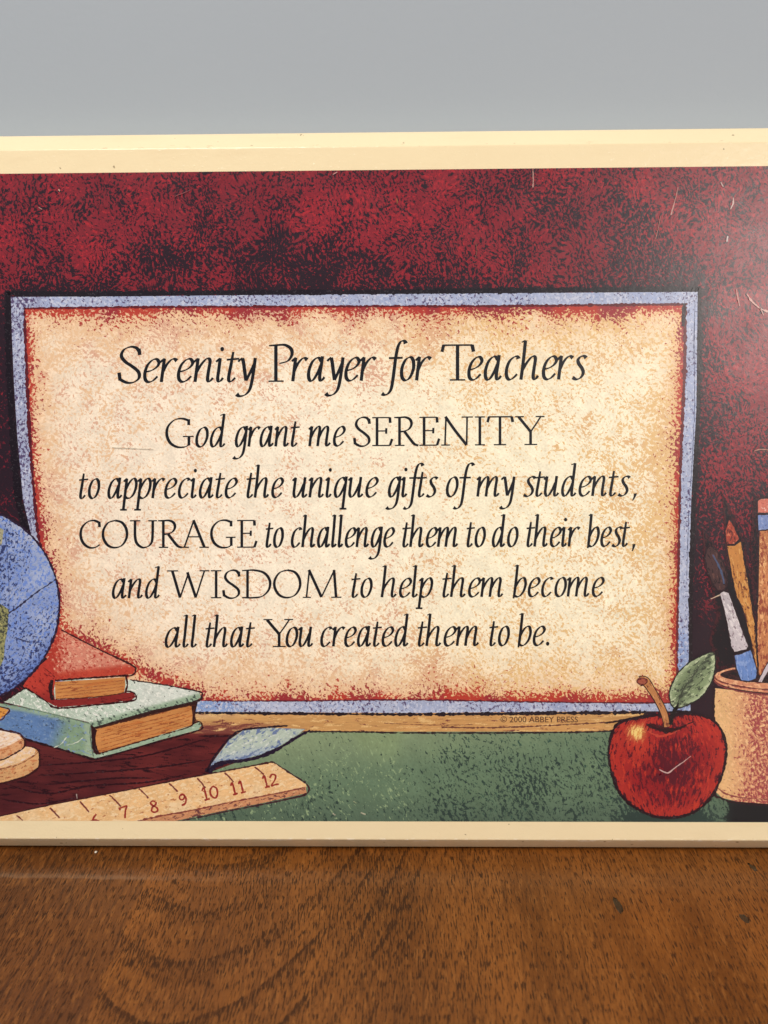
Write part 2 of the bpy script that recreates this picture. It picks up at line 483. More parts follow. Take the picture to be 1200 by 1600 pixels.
def board():
    r = 5.0; prof = []           # (outset, depth) from the flat face to the back
    def arc(c, a0, a1, k=5):
        for i in range(k + 1):
            a = math.radians(a0 + (a1 - a0) * i / k); prof.append((c[0] + r * math.sin(a), c[1] + r * (1 - math.cos(a))))
    q = r * math.tan(math.radians(22.5))
    arc((-q, 0.0), 0, 45)
    e0 = CH - q * 0.7071; prof.append((e0, e0))
    # turn from the chamfer into the side
    for i in range(1, 6):
        a = math.radians(45 + 45 * i / 5)
        prof.append((CH - r + r * math.sin(a), CH + q - r * math.cos(a)))
    prof.append((CH, THICK))
    rings = []; verts = []
    for o, d in prof:
        l, rr, b, tt = FL - o, FR + o, FB - o, FT + o
        rings.append(len(verts))
        verts += [(l * S, b * S, -d * S), (rr * S, b * S, -d * S), (rr * S, tt * S, -d * S), (l * S, tt * S, -d * S)]
    faces = [(0, 1, 2, 3)]
    for a, b in zip(rings[:-1], rings[1:]):
        for k in range(4):
            faces.append((a + k, b + k, b + (k + 1) % 4, a + (k + 1) % 4))
    last = rings[-1]; faces.append((last + 3, last + 2, last + 1, last))
    o = mesh_obj('board', verts, faces, CREAM, plaque, smooth=True)
    me = o.data
    for p in me.polygons:
        if len(p.vertices) == 4 and (p.index == 0 or p.index == len(me.polygons) - 1): p.use_smooth = False
    me.set_sharp_from_angle(angle=math.radians(25))
    return o
board()
# ------------------------------------------------------------------ the printed picture
def part(sheet, name, parent=None, label=None):
    o = sheet.build(name, parent or plaque)
    if label: o['label'] = label
    return o

BOARD = [(17, 464), (210, 463), (400, 461), (600, 459.5), (800, 458), (950, 457), (1090, 456), (1089, 550), (1088, 640), (1084, 710), (1080, 780),
         (1077, 900), (1076, 1040), (1079, 1111), (860, 1112), (640, 1114), (470, 1113), (300, 1112), (90, 1112), (75, 1000), (48, 832), (36, 780), (27, 680), (22, 600), (19, 530)]
PARCH = [(38, 482), (200, 480), (400, 479), (600, 478), (800, 478), (950, 476), (1071, 475), (1070, 560), (1067, 640), (1064, 710), (1062, 780), (1060, 900),
         (1058, 1040), (1058, 1098), (900, 1097), (800, 1096), (640, 1093), (470, 1095), (340, 1095), (110, 1095), (85, 1000), (60, 840), (53, 780), (46, 690), (42, 600), (39, 530)]

def back_wall(P, sd):
    x, y = P.T; n = len(P)
    db = seg_dist(P, BOARD)
    big = vn(x, y, 110, 1, 3) - .5; mid_ = vn(x, y, 38, 2, 3) - .5
    k = .36 + .22 * big + .46 * mid_ + .30 * (vn(x, y, 17, 31, 2) - .5)
    k += .34 * np.exp(-db / 11) + .16 * np.exp(-db / 50)
    k += .25 * ss(x, 60, 0) * ss(y, 420, 560)
    k += .18 * np.exp(-(((x - 520) / 170) ** 2 + ((y - 405) / 38) ** 2)) + .22 * np.exp(-(((x - 240) / 90) ** 2 + ((y - 405) / 26) ** 2))
    k += .12 * np.exp(-(((x - 930) / 120) ** 2 + ((y - 340) / 60) ** 2))
    k += .22 * ss(x, 1150, 1190) * ss(y, 620, 700)
    right = ss(x, 1060, 1085)
    k += right * (.10 * ss(y, 760, 840) + .40 * ss(y, 930, 1030))
    base = blend((116, 34, 46), (138, 36, 48), np.clip(.5 - 0.9 * big + .5 * (vn(x, y, 26, 9) - .5), 0, 1))
    base = blend(base, (92, 26, 42), ss(x, 60, 0) * ss(y, 430, 540) * .8)
    base = blend(base, (52, 22, 30), right * ss(y, 915, 1010) * .9)
    ang = 40 + 60 * (vn(x, y, 200, 5) - .5)
    return dict(base=base, ma=col((40, 25, 36), n), da=k + .02, mb=col((164, 40, 50), n), db=.28 - .3 * big + .5 * (vn(x, y, 60, 8) - .5) - .3 * np.exp(-db / 20),
                grain=grain(P, 72, 1.35, 14, 1))
s = Sheet().grid(back_wall, 0, 5.0)
part(s, 'printed_backdrop')

def wood_desk(P, sd):
    x, y = P.T; n = len(P)
    t = np.clip(vn(x * .22, y + .06 * x, 12, 6, 3) * 1.6 - .3, 0, 1)
    base = blend((72, 26, 32), (112, 44, 44), t)
    base = blend(base, (150, 96, 66), ss(y, 1152, 1132) * ss(x, 270, 330))
    base = blend(base, (60, 26, 34), ss(x, 240, 120) * .35)
    return dict(base=base, ma=col((38, 14, 24), n), da=.22 + .6 * (vn(x * .25, y, 14, 7) - .5), grain=grain(P, 4, 7, 3, 4))
s = Sheet().poly([(-300, 1105), (500, 1112), (490, 1143), (430, 1195), (330, 1300), (-300, 1300)], 1, wood_desk, 5)
for a in ([(60, 1196), (150, 1190), (230, 1180), (330, 1152)], [(58, 1212), (160, 1206), (260, 1197), (330, 1186)], [(0, 1222), (70, 1240), (140, 1228), (230, 1222), (300, 1208)],
          [(0, 1248), (60, 1256), (120, 1246)], [(70, 1226), (180, 1216), (240, 1216)], [(318, 1137), (360, 1134), (430, 1131)], [(310, 1150), (360, 1150), (372, 1146)]):
    s.ink(a, 2.6, 1.5, (44, 14, 24), .5, taper=.8)
part(s, 'printed_desk')

def ledge(P, sd):
    x, y = P.T; n = len(P)
    base = blend((188, 140, 88), (204, 158, 100), vn(x * .3, y, 10, 3))
    base = blend(base, (206, 168, 124), ss(x, 420, 310) * ss(y, 1130, 1116))
    base = blend(base, (150, 100, 74), ss(x, 460, 400) * ss(y, 1126, 1136))
    return dict(base=base, ma=col((118, 64, 58), n), da=.12 + .35 * ss(x, 440, 360) * ss(y, 1122, 1134) + .5 * (vn(x * .4, y, 12, 2) - .5),
                mb=col((222, 184, 126), n), db=.25, grain=grain(P, -2, 6, 2, 6))
s = Sheet().poly([(290, 1110), (640, 1110), (1012, 1110), (1000, 1121), (957, 1143), (800, 1144.5), (640, 1144), (480, 1142), (400, 1146), (296, 1146)], 2, ledge, 4)
s.ink([(690, 1136), (740, 1137), (800, 1136), (850, 1134), (905, 1131), (960, 1128)], 1.8, 2.5, (104, 62, 52), .8)
s.ink([(600, 1130), (680, 1133), (740, 1132)], 1.1, 2.5, (130, 84, 60), .8)
s.ink([(945, 1130), (985, 1123), (1010, 1116)], 3, 2.5, (48, 32, 34), .6)
s.ink([(480, 1143), (560, 1143.5), (640, 1145), (800, 1145), (900, 1144), (957, 1142)], 2.4, 4.2, (44, 34, 38), .6)
part(s, 'printed_ledge')

def blotter(P, sd):
    x, y = P.T; n = len(P)
    base = blend((128, 146, 114), (98, 122, 98), ss(y + .12 * (x - 480), 1150, 1235))
    base = blend(base, (76, 96, 82), ss(y, 1230, 1285) * .7)
    base = blend(base, (130, 150, 110), .6 * ss(vn(x, y, 70, 3), .5, .75) * ss(y, 1235, 1150))
    dk = .12 + .55 * (vn(x, y, 60, 4) - .5) + .24 * ss(x, 560, 800) * ss(y, 1150, 1195) + .10 * ss(y, 1200, 1280)
    dk = dk + 1.1 * ss(x, 1128, 1150) * ss(y, 1244, 1262) + .5 * np.exp(-(((x - 1050) / 55) ** 2 + ((y - 1279) / 9) ** 2)) * 2
    c = blend(col((44, 62, 58), n), (24, 26, 30), ss(x, 1120, 1150) * ss(y, 1240, 1262))
    return dict(base=base, ma=c, da=dk, mb=blend(col((142, 164, 126), n), (52, 80, 70), ss(x, 620, 720)), db=.16 + .5 * (vn(x, y, 50, 12) - .5), grain=grain(P, 62, 1.8, 10, 5))
s = Sheet().poly([(474, 1143), (960, 1143), (1460, 1143), (1460, 1296), (190, 1296), (250, 1262), (330, 1206), (400, 1180)], 3, blotter, 5)
part(s, 'printed_blotter')

# ---- framed board
def frame_fill(P, sd):
    x, y = P.T; n = len(P)
    t = vn(x, y, 30, 3)
    base = blend((150, 163, 198), (176, 184, 206), t)
    base = blend(base, (98, 134, 200), ss(x, 1100, 1040) * ss(y, 960, 1010) * ss(x, 1040, 1056) * .6)
    base = blend(base, (110, 146, 204), ss(y, 1080, 1095) * ss(x, 420, 330) * .6)
    base = blend(base, (150, 156, 184), ss(x, 80, 60) * .5)
    return dict(base=base, ma=col((86, 74, 110), n), da=.24 + .5 * (vn(x, y, 34, 7) - .5) + .15 * ss(x, 70, 40), mb=col((190, 196, 216), n), db=.36 + .5 * (vn(x, y, 28, 9) - .5),
                grain=np.where((x > 1050)[:, None] | (x < 60)[:, None], grain(P, 90, 1.2, 3, 2), grain(P, 70, 1.1, 3, 2)))
s = Sheet().poly(BOARD, 4, frame_fill, 4.5)
s.ink([(12, 458), (120, 459), (260, 458), (420, 457), (600, 456), (780, 454), (930, 452.5), (1092, 451.5)], [7, 8, 7, 7.5, 7, 8.5, 7, 8], 5, (26, 20, 30), .35, wob=1.3)
s.ink([(12, 456), (12.5, 530), (15, 600), (20, 680), (29, 780), (42, 836)], [8, 9, 9, 10, 11, 10], 5, (24, 16, 26), .35, wob=1.2)
s.ink([(1093, 450), (1093, 550), (1091, 640), (1087, 720), (1083.5, 800), (1080, 900), (1079, 980), (1079.5, 1060)], [6, 6, 6, 7, 7, 7, 6, 6], 5, (28, 20, 28), .35, wob=1)
s.ink([(300, 1113.5), (470, 1115), (640, 1116), (800, 1115), (930, 1113.5), (1010, 1113)], [3.5, 4, 4, 4.5, 5, 5], 5, (34, 26, 34), .5, wob=1)
s.ink([(1050, 1112), (1082, 1113)], 4, 5, (30, 22, 30), .4)
for a in ([(1085, 500), (1085, 640), (1079, 760)], [(1086, 470), (1083, 560)], [(1076, 800), (1073, 900)]):
    s.ink(a, .9, 5.1, (70, 76, 110), .5)
FRAME = part(s, 'printed_frame')

GLOBE_C, GLOBE_R = (-62, 945), 155
def parchment(P, sd):
    x, y = P.T; n = len(P)
    globe = np.abs(np.hypot(x - GLOBE_C[0], y - GLOBE_C[1]) - GLOBE_R)
    book = seg_dist(P, [(88, 972), (105, 988), (210, 1044), (314, 1086)], False)
    top = y - 478; bot = 1096 - y; lf = seg_dist(P, PARCH[-7:] + PARCH[:1], False); rt = seg_dist(P, PARCH[6:14], False)
    lf = np.minimum(lf, globe + 5)
    A = vn(x, y, 42, 1) - .5; B = vn(x, y, 16, 2) - .5; Cc = vn(x, y, 110, 4) - .5
    def edge(d, w): return np.exp(-np.clip(d, 0, None) / w)
    e = 1.0 * np.maximum.reduce([edge(top, 11 + 14 * (vn(x, 0 * y, 60, 3) - .3)), edge(lf, 11), edge(rt, 11), edge(bot, 13) * (.45 + .55 * ss(x, 330, 480)), .45 * edge(book, 12)])
    e2 = np.maximum.reduce([edge(top, 42), edge(lf, 30), edge(rt, 26), edge(bot, 40), edge(book, 34)])
    base = blend(col((243, 232, 212), n), (245, 237, 210), ss(x, 300, 800))
    base = blend(base, (232, 216, 196), ss(x, 420, 120) * .5)
    base = blend(base, (228, 178, 132), np.clip(e2 * 1.0 + .9 * A * e2, 0, 1))
    base = blend(base, (214, 150, 92), np.clip(np.maximum(edge(rt, 12), .6 * edge(bot, 16)) * .8 - .1, 0, 1))
    dm = .22 + .38 * A + .5 * B + .42 * np.exp(-np.minimum(np.minimum(top, bot), np.minimum(lf, rt)) / 95) + .25 * Cc
    tan = blend(col((226, 190, 152), n), (214, 170, 144), ss(vn(x, y, 25, 14), .45, .7))
    tan = blend(tan, (226, 190, 124), ss(x, 560, 800) * .6)
    dr = -.12 + .50 * e + .58 * e2 + .55 * A * (e2 + .2) + .35 * B
    red = blend(col((178, 62, 50), n), (150, 48, 54), ss(vn(x, y, 30, 17), .4, .7))
    return dict(base=base, ma=red, da=dr, mb=tan, db=dm, grain=grain(P, 40, 1.12, 9, 8))
s = Sheet().poly(PARCH, 6, parchment, 4.5)
M_ = (92, 26, 34)
s.ink([(38, 482), (200, 480), (400, 479), (600, 478.5), (800, 478), (950, 476.5), (1071, 475.5)], [2.5, 3.5, 3.5, 3, 3.5, 4, 4], 7, M_, .5, wob=1)
s.ink([(38, 480), (40, 540), (43, 610), (47, 690), (54, 780), (61, 842), (74, 880)], [3, 4, 5, 5, 4, 4, 3], 7, (84, 24, 36), .5, wob=1)
s.ink([(1070, 474), (1070, 560), (1067, 640), (1064, 710), (1062, 780), (1060, 900), (1058, 1000), (1058, 1098)], [6, 5, 5, 4, 3.5, 3.5, 3.5, 3.5], 7, (98, 34, 40), .5, wob=1)
s.ink([(320, 1095), (470, 1095), (640, 1093.5), (800, 1096), (900, 1097.5), (1058, 1098.5)], [1.6, 2, 2, 2, 2, 2.4], 7, (84, 30, 44), .6, wob=1)
s.ink([(1069, 474), (1067, 510)], 6, 7.1, (40, 26, 34), .4)
PARCHMENT = part(s, 'printed_parchment', FRAME)

# ---- globe
def globe_fill(P, sd):
    x, y = P.T; n = len(P)
    dx = (x - GLOBE_C[0]) / GLOBE_R; dy = (y - GLOBE_C[1]) / GLOBE_R; r = np.hypot(dx, dy)
    base = blend(col((132, 150, 196), n), (166, 176, 202), ss(vn(x, y, 55, 2), .45, .7) * .7)
    base = blend(base, (88, 112, 176), ss(r, .84, 1.0) * ss(dy, .1, .6))
    base = blend(base, (176, 182, 200), ss(r, .88, .97) * ss(dy, -.2, -.7) * .7)
    base = blend(base, (166, 178, 206), np.exp(-(((x - 62) / 22) ** 2 + ((y - 900) / 30) ** 2)) * .8)
    dk = .26 + .55 * (vn(x, y, 46, 4) - .5) + .22 * np.exp(-(((x - 20) / 34) ** 2 + ((y - 885) / 50) ** 2)) + .20 * ss(dy, .3, .8) - .3 * np.exp(-(((x - 66) / 18) ** 2 + ((y - 890) / 40) ** 2))
    return dict(base=base, ma=col((48, 58, 104), n), da=dk, mb=col((108, 136, 204), n), db=.42, grain=grain(P, 120, 1.3, 6, 11))
th = np.linspace(0, 2 * np.pi, 90, endpoint=False)
s = Sheet().poly(np.stack([GLOBE_C[0] + GLOBE_R * np.cos(th), GLOBE_C[1] + GLOBE_R * np.sin(th)], 1), 17.4, globe_fill, 4.5)
s.ink(np.stack([GLOBE_C[0] + GLOBE_R * np.cos(th), GLOBE_C[1] + GLOBE_R * np.sin(th)], 1)[::3], 3.2, 18.6, (42, 26, 48), .5, closed=True)
s.ink([(88, 904), (78, 912), (62, 922), (44, 936), (20, 954), (0, 962), (-60, 972), (-140, 960)], [2, 2.2, 2.4, 2.2, 2.2, 1.6, 1.5, 1.5], 18, (46, 46, 74), .7, wob=1)
s.ink([(24, 996), (44, 1002), (66, 1004)], 1.3, 18, (48, 52, 84), .6)
s.ink([(8, 830), (14, 900), (14, 960)], 1.0, 18, (70, 84, 130), .9)
gl = part(s, 'printed_globe')
s = Sheet().poly([(14, 952), (12, 985), (8, 1005), (6, 1030), (0, 1042), (-30, 1050), (-70, 1020), (-110, 980), (-90, 920), (-50, 900), (-20, 930)], 18.2,
                 flat((140, 140, 96), (62, 66, 60), .34, (176, 170, 112), .25, 40, 1.2, 3), 4.5)
s.poly([(6, 828), (3, 850), (-20, 862), (-60, 850), (-50, 820), (-20, 812)], 18.2, flat((164, 160, 130), (70, 76, 80), .3, None, 0, 40, 1.2, 4), 5)
part(s, 'continent', gl)

# ---- books
INK = (46, 20, 26)
def page_fill(P, sd):
    x, y = P.T; n = len(P)
    return dict(base=blend((184, 120, 66), (206, 144, 86), vn(x * .15, y, 6, 5)), ma=col((140, 72, 44), n), da=.14 + .6 * (vn(x * .2, y, 7, 8) - .5), mb=col((186, 112, 60), n), db=.3, grain=grain(P, -8, 7, 1, 7))
s = Sheet()
cover_g = [(4, 1096), (40, 1075), (120, 1060), (204, 1062), (262, 1071), (312, 1081), (314, 1090), (300, 1097), (240, 1109), (147, 1136), (138, 1128), (70, 1112)]
def green_top(P, sd):
    x, y = P.T; n = len(P)
    front = ss(y - (1127 - (x - 145) * .268), -2, 3) * (x > 140)
    base = blend(col((186, 202, 188), n), (204, 212, 204), ss(x, 180, 230))
    base = blend(base, (146, 170, 146), front)
    base = blend(base, (160, 180, 164), ss(x, 150, 60) * .6)
    return dict(base=base, ma=col((74, 88, 82), n), da=.12 + .25 * front + .5 * (vn(x, y, 24, 5) - .5), mb=col((226, 230, 222), n), db=.34 * (1 - front), grain=grain(P, 30, 1.5, 4, 21))
s.poly([(142, 1128), (240, 1100), (312, 1084), (306, 1110), (303, 1134), (230, 1158), (148, 1184)], 11.8, flat((48, 26, 26)), 5)
s.poly(cover_g, 12, green_top, 3.5)
def green_spine(P, sd):
    x, y = P.T; n = len(P)
    base = blend(col((92, 124, 172), n), (126, 152, 126), ss(x + .4 * (y - 1130), 80, 118))
    base = blend(base, (152, 174, 148), ss(x, 128, 136))
    base = blend(base, (142, 166, 142), ss(sd, 9, 3) * ss(y, 1140, 1118))
    return dict(base=base, ma=col((60, 76, 92), n), da=.16 + .5 * (vn(x, y, 26, 3) - .5), mb=col((120, 146, 180), n), db=.25, grain=grain(P, 20, 1.6, 4, 22))
s.poly([(0, 1099), (40, 1106), (90, 1118), (142, 1131), (143, 1150), (147, 1184), (133, 1181), (90, 1168), (42, 1154), (20, 1146), (0, 1137), (-40, 1120), (-30, 1095)], 12.5, green_spine, 3.5)
s.poly([(143, 1177), (200, 1164), (299, 1133), (312, 1128), (315, 1133), (310, 1140), (250, 1156), (190, 1174), (148, 1185)], 12.6, flat((150, 174, 152), (60, 74, 66), .16, (190, 206, 186), .2, -15, 2, 9), 3.5)
s.ink([(4, 1097), (40, 1075), (60, 1069)], 2.6, 14, INK, .5)
s.ink([(204, 1062), (262, 1071), (312, 1081), (315, 1087), (313, 1093), (300, 1097), (240, 1111), (190, 1124), (148, 1138)], [1.6, 2, 2.4, 2.6, 2.4, 2.2, 2.2, 2.2, 2], 14, (48, 30, 32), .5)
s.ink([(0, 1138), (20, 1146), (42, 1155), (90, 1169), (133, 1182), (147, 1186), (190, 1175), (250, 1158), (310, 1141), (316, 1134), (312, 1127), (301, 1131)], [2.5, 3, 3, 3.4, 3, 3, 2.6, 2.4, 2.2, 2, 2, 2], 14, (40, 18, 26), .5)
s.ink([(142, 1132), (141, 1150), (146, 1182)], 1.6, 14, (90, 110, 96), .5)
s.ink([(0, 1099), (50, 1108), (100, 1120), (142, 1131)], 1.3, 14, (104, 128, 110), .7)
for a in ([(84, 1168), (96, 1162), (104, 1152)], [(104, 1164), (120, 1160), (130, 1152)]): s.ink(a, 1.2, 14.1, (196, 206, 190), .6)
gb = part(s, 'printed_book', None, 'pale green book lying under the red one')
s = Sheet().poly([(148, 1139), (200, 1125), (250, 1113), (299, 1102), (301, 1118), (300, 1133), (240, 1151), (200, 1163), (153, 1177), (150, 1160)], 13, page_fill, 3.5)
s.ink([(148, 1139), (220, 1121), (299, 1102), (302, 1112), (300, 1133), (240, 1152), (153, 1178)], 1.8, 14, (70, 34, 28), .6)
s.ink([(149, 1139), (146, 1152), (148, 1168), (153, 1178)], [7, 6, 7, 5], 14, (44, 20, 26), .4)
for k in range(5): s.ink([(158, 1146 + k * 6), (220, 1130 + k * 5.6), (296, 1110 + k * 5)], .9, 14, (160, 92, 52), .9)
part(s, 'page_block', gb)

s = Sheet()
def red_top(P, sd):
    x, y = P.T; n = len(P)
    t = ss(y - 1010 + .1 * (x - 100), 34, 44)
    base = blend(col((206, 132, 112), n), (182, 70, 54), np.maximum(t, ss(x, 110, 72)))
    return dict(base=base, ma=col((168, 56, 46), n), da=.26 + .5 * (vn(x, y, 22, 3) - .5) + .3 * ss(x, 120, 80), mb=col((222, 170, 144), n), db=.32 * (1 - t), grain=grain(P, 35, 1.3, 4, 31))
s.poly([(96, 984), (104, 988), (150, 1012), (204, 1038), (211, 1045), (208, 1053), (150, 1057), (86, 1062), (78, 1042), (76, 1030), (60, 1020), (80, 990)], 15, red_top, 3.5)
def red_spine(P, sd):
    x, y = P.T; n = len(P)
    return dict(base=blend(col((178, 60, 50), n), (134, 40, 40), ss(y, 1070, 1100)), ma=col((110, 30, 34), n), da=.2 + .5 * (vn(x, y, 20, 3) - .5), grain=grain(P, 35, 1.6, 3, 32))
s.poly([(36, 1072), (50, 1050), (76, 1028), (84, 1044), (87, 1062), (84, 1080), (88, 1104), (70, 1094)], 15.2, red_spine, 3.5)
s.poly([(80, 1090), (88, 1093), (150, 1090), (195, 1082), (209, 1082), (212, 1089), (205, 1094), (150, 1100), (90, 1105)], 15.4, flat((132, 42, 42), (86, 24, 30), .3, None, 0, 0, 3, 33), 3.5)
s.ink([(96, 984), (150, 1012), (204, 1038), (212, 1046), (208, 1054), (196, 1057)], [1.8, 2.2, 2.6, 3, 2.6, 2], 17, (64, 28, 30), .5)
s.ink([(86, 1063), (140, 1059), (200, 1055)], 2.6, 17, (54, 20, 24), .5)
s.ink([(40, 1074), (70, 1094), (90, 1106), (150, 1101), (205, 1095), (213, 1089), (209, 1082), (198, 1080)], 2.6, 17, (52, 18, 24), .5)
s.ink([(82, 1062), (79, 1076), (82, 1094)], [4, 6, 4], 17, (40, 18, 24), .4)
s.ink([(68, 1042), (80, 1052), (86, 1058)], 1.2, 17, (90, 30, 32), .6)
rb = part(s, 'printed_book', None, 'small red book lying on the green one')
s = Sheet().poly([(86, 1065), (140, 1062), (195, 1058), (196, 1070), (194, 1082), (150, 1089), (87, 1092)], 16, page_fill, 3.5)
s.ink([(197, 1057), (199, 1070), (196, 1082)], 2.6, 17, (64, 26, 28), .4)
s.ink([(87, 1092), (150, 1089), (195, 1082)], 1.5, 17, (80, 34, 28), .6)
for k in range(4): s.ink([(90, 1071 + k * 5.6), (140, 1068 + k * 5), (193, 1063 + k * 4.6)], .9, 17, (160, 92, 56), .9)
part(s, 'page_block', rb)

# ---- tan rounds at the left
s = Sheet()
s.poly([(-60, 1150), (0, 1176), (30, 1176), (52, 1168), (60, 1172), (61, 1186), (60, 1198), (42, 1211), (0, 1224), (-60, 1236)], 13.5, flat((206, 160, 112), (150, 84, 58), .2, (196, 128, 86), .35, -20, 2, 41), 4)
s.poly([(-60, 1176), (0, 1187), (36, 1166), (56, 1168), (54, 1178), (30, 1192), (0, 1200), (-60, 1212)], 13.7, flat((226, 190, 146), (200, 150, 112), .2, (228, 206, 190), .34, -20, 2, 42), 4)
s.ink([(-40, 1232), (0, 1224), (42, 1212), (60, 1199), (62, 1184), (60, 1172), (50, 1167)], 2.6, 14.2, (56, 24, 30), .5)
s.ink([(0, 1202), (30, 1194), (54, 1180), (60, 1174)], 1.3, 14.2, (124, 70, 52), .8)
part(s, 'printed_block', None, 'lower tan block in the drawing')
s = Sheet()
s.poly([(-60, 1140), (0, 1141), (30, 1147), (38, 1157), (37, 1167), (20, 1178), (0, 1187), (-60, 1195)], 14.4, flat((212, 160, 116), (150, 90, 64), .16, (190, 122, 80), .3, -15, 2, 43), 4)
s.poly([(-60, 1138), (0, 1141), (28, 1147), (34, 1154), (18, 1163), (0, 1170), (-60, 1176)], 14.6, flat((230, 202, 174), (206, 160, 130), .16, (234, 218, 206), .3, -15, 2, 44), 4)
s.ink([(-40, 1136), (0, 1140), (30, 1146), (39, 1157), (37, 1168), (20, 1179), (0, 1188), (-40, 1194)], 2.4, 15, (60, 28, 32), .5)
part(s, 'printed_block', None, 'upper tan block in the drawing')
s = Sheet().poly([(-90, 1090), (0, 1105), (14, 1109), (8, 1117), (0, 1124), (-90, 1130)], 14, flat((214, 150, 74), (150, 90, 50), .2, None, 0, 0, 3, 45), 4)
s.ink([(-40, 1097), (0, 1104), (15, 1109), (8, 1118), (0, 1125), (-40, 1129)], 2, 15, (70, 34, 34), .5)
part(s, 'printed_stick')

# ---- curled paper corner
def curl(P, sd):
    x, y = P.T; n = len(P)
    base = blend(col((176, 190, 178), n), (150, 166, 190), ss((y - 1140) - .2 * (470 - x) * .9, 8, 34))
    return dict(base=base, ma=col((104, 122, 160), n), da=.16 + .3 * ss(sd, 10, 2) + .4 * (vn(x, y, 20, 5) - .5), mb=col((204, 212, 204), n), db=.28, grain=grain(P, -30, 2, 4, 51))
s = Sheet().poly([(326, 1200), (340, 1180), (358, 1156), (380, 1141), (420, 1137), (477, 1139), (460, 1152), (436, 1166), (410, 1178), (380, 1186), (350, 1188), (336, 1194)], 6.6, curl, 3.5)
s.ink([(322, 1206), (338, 1178), (358, 1154), (378, 1141), (420, 1136), (450, 1134)], [5, 3, 2.6, 3, 3, 2], 7.4, (34, 20, 34), .4)
s.ink([(484, 1141), (462, 1153), (438, 1168), (412, 1180), (382, 1188), (352, 1191), (336, 1197), (326, 1207)], [2, 5, 5.5, 6, 5, 5, 7, 8], 7.4, (32, 22, 44), .35)
part(s, 'printed_curl')

# ---- ruler
def ruler_fill(P, sd):
    x, y = P.T; n = len(P)
    base = blend(col((226, 184, 132), n), (228, 196, 152), ss(vn(x, y, 30, 5), .4, .7))
    return dict(base=base, ma=col((176, 112, 72), n), da=.10 + .5 * (vn(x, y, 24, 6) - .5), mb=col((234, 206, 164), n), db=.34, grain=grain(P, -12, 1.8, 4, 61))
s = Sheet()
s.poly([(-200, 1330), (-120, 1300), (0, 1276), (80, 1258), (159, 1243), (230, 1229), (300, 1215), (370, 1202), (427, 1191), (452, 1208), (479, 1226), (478, 1231), (420, 1241), (357, 1253), (300, 1265), (249, 1274), (215, 1284), (150, 1300)], 7.6, ruler_fill, 4)
s.poly([(478, 1229), (479, 1239), (413, 1254), (357, 1265), (300, 1277), (262, 1285), (205, 1287), (249, 1274), (300, 1265), (357, 1253), (420, 1241)], 7.9, flat((196, 138, 100), (104, 60, 62), .36, (216, 170, 126), .2, -12, 2, 62), 3.5)
s.ink([(0, 1275), (80, 1257), (159, 1242), (230, 1228), (300, 1214), (370, 1201), (427, 1190)], [1.6, 1.8, 1.8, 2, 2, 2.2, 2.6], 8.6, (62, 26, 32), .5)
s.ink([(426, 1190), (452, 1207), (480, 1226), (479, 1240), (455, 1247), (413, 1256), (357, 1267), (300, 1279), (270, 1285)], [2.2, 2.4, 2.6, 3, 2.4, 2, 2, 2, 1.8], 8.6, (60, 34, 44), .5)
s.ink([(477, 1230), (420, 1242), (357, 1254), (300, 1266), (249, 1275), (215, 1283)], [2, 1.6, 2, 2, 2.4, 2.4], 8.6, (128, 62, 54), .7)
ru = part(s, 'printed_ruler')
RED = (150, 48, 42)
for a, b in (((26, 1274), (36, 1282)), ((78, 1262), (93, 1278)), ((125, 1252), (139, 1269)), ((171, 1242), (189, 1260)), ((217, 1232), (232, 1247)), ((264, 1224), (278, 1237)), ((308, 1216), (321, 1231)), ((351, 1207), (365, 1222)), ((398, 1198), (412, 1210))):
    part(Sheet().ink([a, ((a[0] + b[0]) / 2 + .6, (a[1] + b[1]) / 2), b], 2.4, 9, (116, 50, 50), .3), 'tick', ru)
DIG = {'6': [[(.75, 0), (.35, .3), (.1, .7), (.3, 1), (.7, .95), (.8, .7), (.5, .52), (.15, .68)]], '7': [[(.05, .08), (.5, .02), (.85, 0), (.6, .4), (.4, 1.0)], [(.02, .0), (.06, .25)]],
       '8': [[(.75, .12), (.45, 0), (.2, .15), (.4, .42), (.75, .65), (.75, .92), (.45, 1.0), (.15, .85), (.3, .55), (.7, .35), (.78, .15)]], '9': [[(.8, .25), (.55, .02), (.2, .15), (.2, .42), (.5, .52), (.8, .25), (.82, .6), (.6, .92), (.2, 1.0)]],
       '1': [[(.2, .2), (.45, 0), (.5, 1.0)], [(.25, 1.0), (.78, .96)]], '0': [[(.5, 0), (.15, .3), (.15, .75), (.5, 1), (.8, .7), (.8, .25), (.5, 0)]], '2': [[(.1, .25), (.4, 0), (.75, .15), (.6, .5), (.1, .95), (.5, .92), (.9, .95)]]}
def number(txt, cx, cy, h, ang):
    s = Sheet(); w = h * .82; a = math.radians(ang); k = 0
    for i, ch in enumerate(txt):
        ox = (i - len(txt) / 2) * w * (.86 if len(txt) > 1 else 1)
        for st in DIG[ch]:
            p = [(ox + u * w, (v_ - .5) * h) for u, v_ in st]
            p = [(cx + q[0] * math.cos(a) - q[1] * math.sin(a), cy + q[0] * math.sin(a) + q[1] * math.cos(a)) for q in p]
            s.ink(p, 2.9, 9 + k * .05, RED, .25, wob=.3); k += 1
    part(s, 'number', ru)
for txt, x, y, h in (('6', 149, 1281, 17), ('7', 195, 1269, 18), ('8', 241, 1260, 18), ('9', 286, 1249, 17), ('10', 327, 1239, 19), ('11', 371, 1231, 18), ('12', 421, 1220, 18)):
    number(txt, x, y, h, -12)

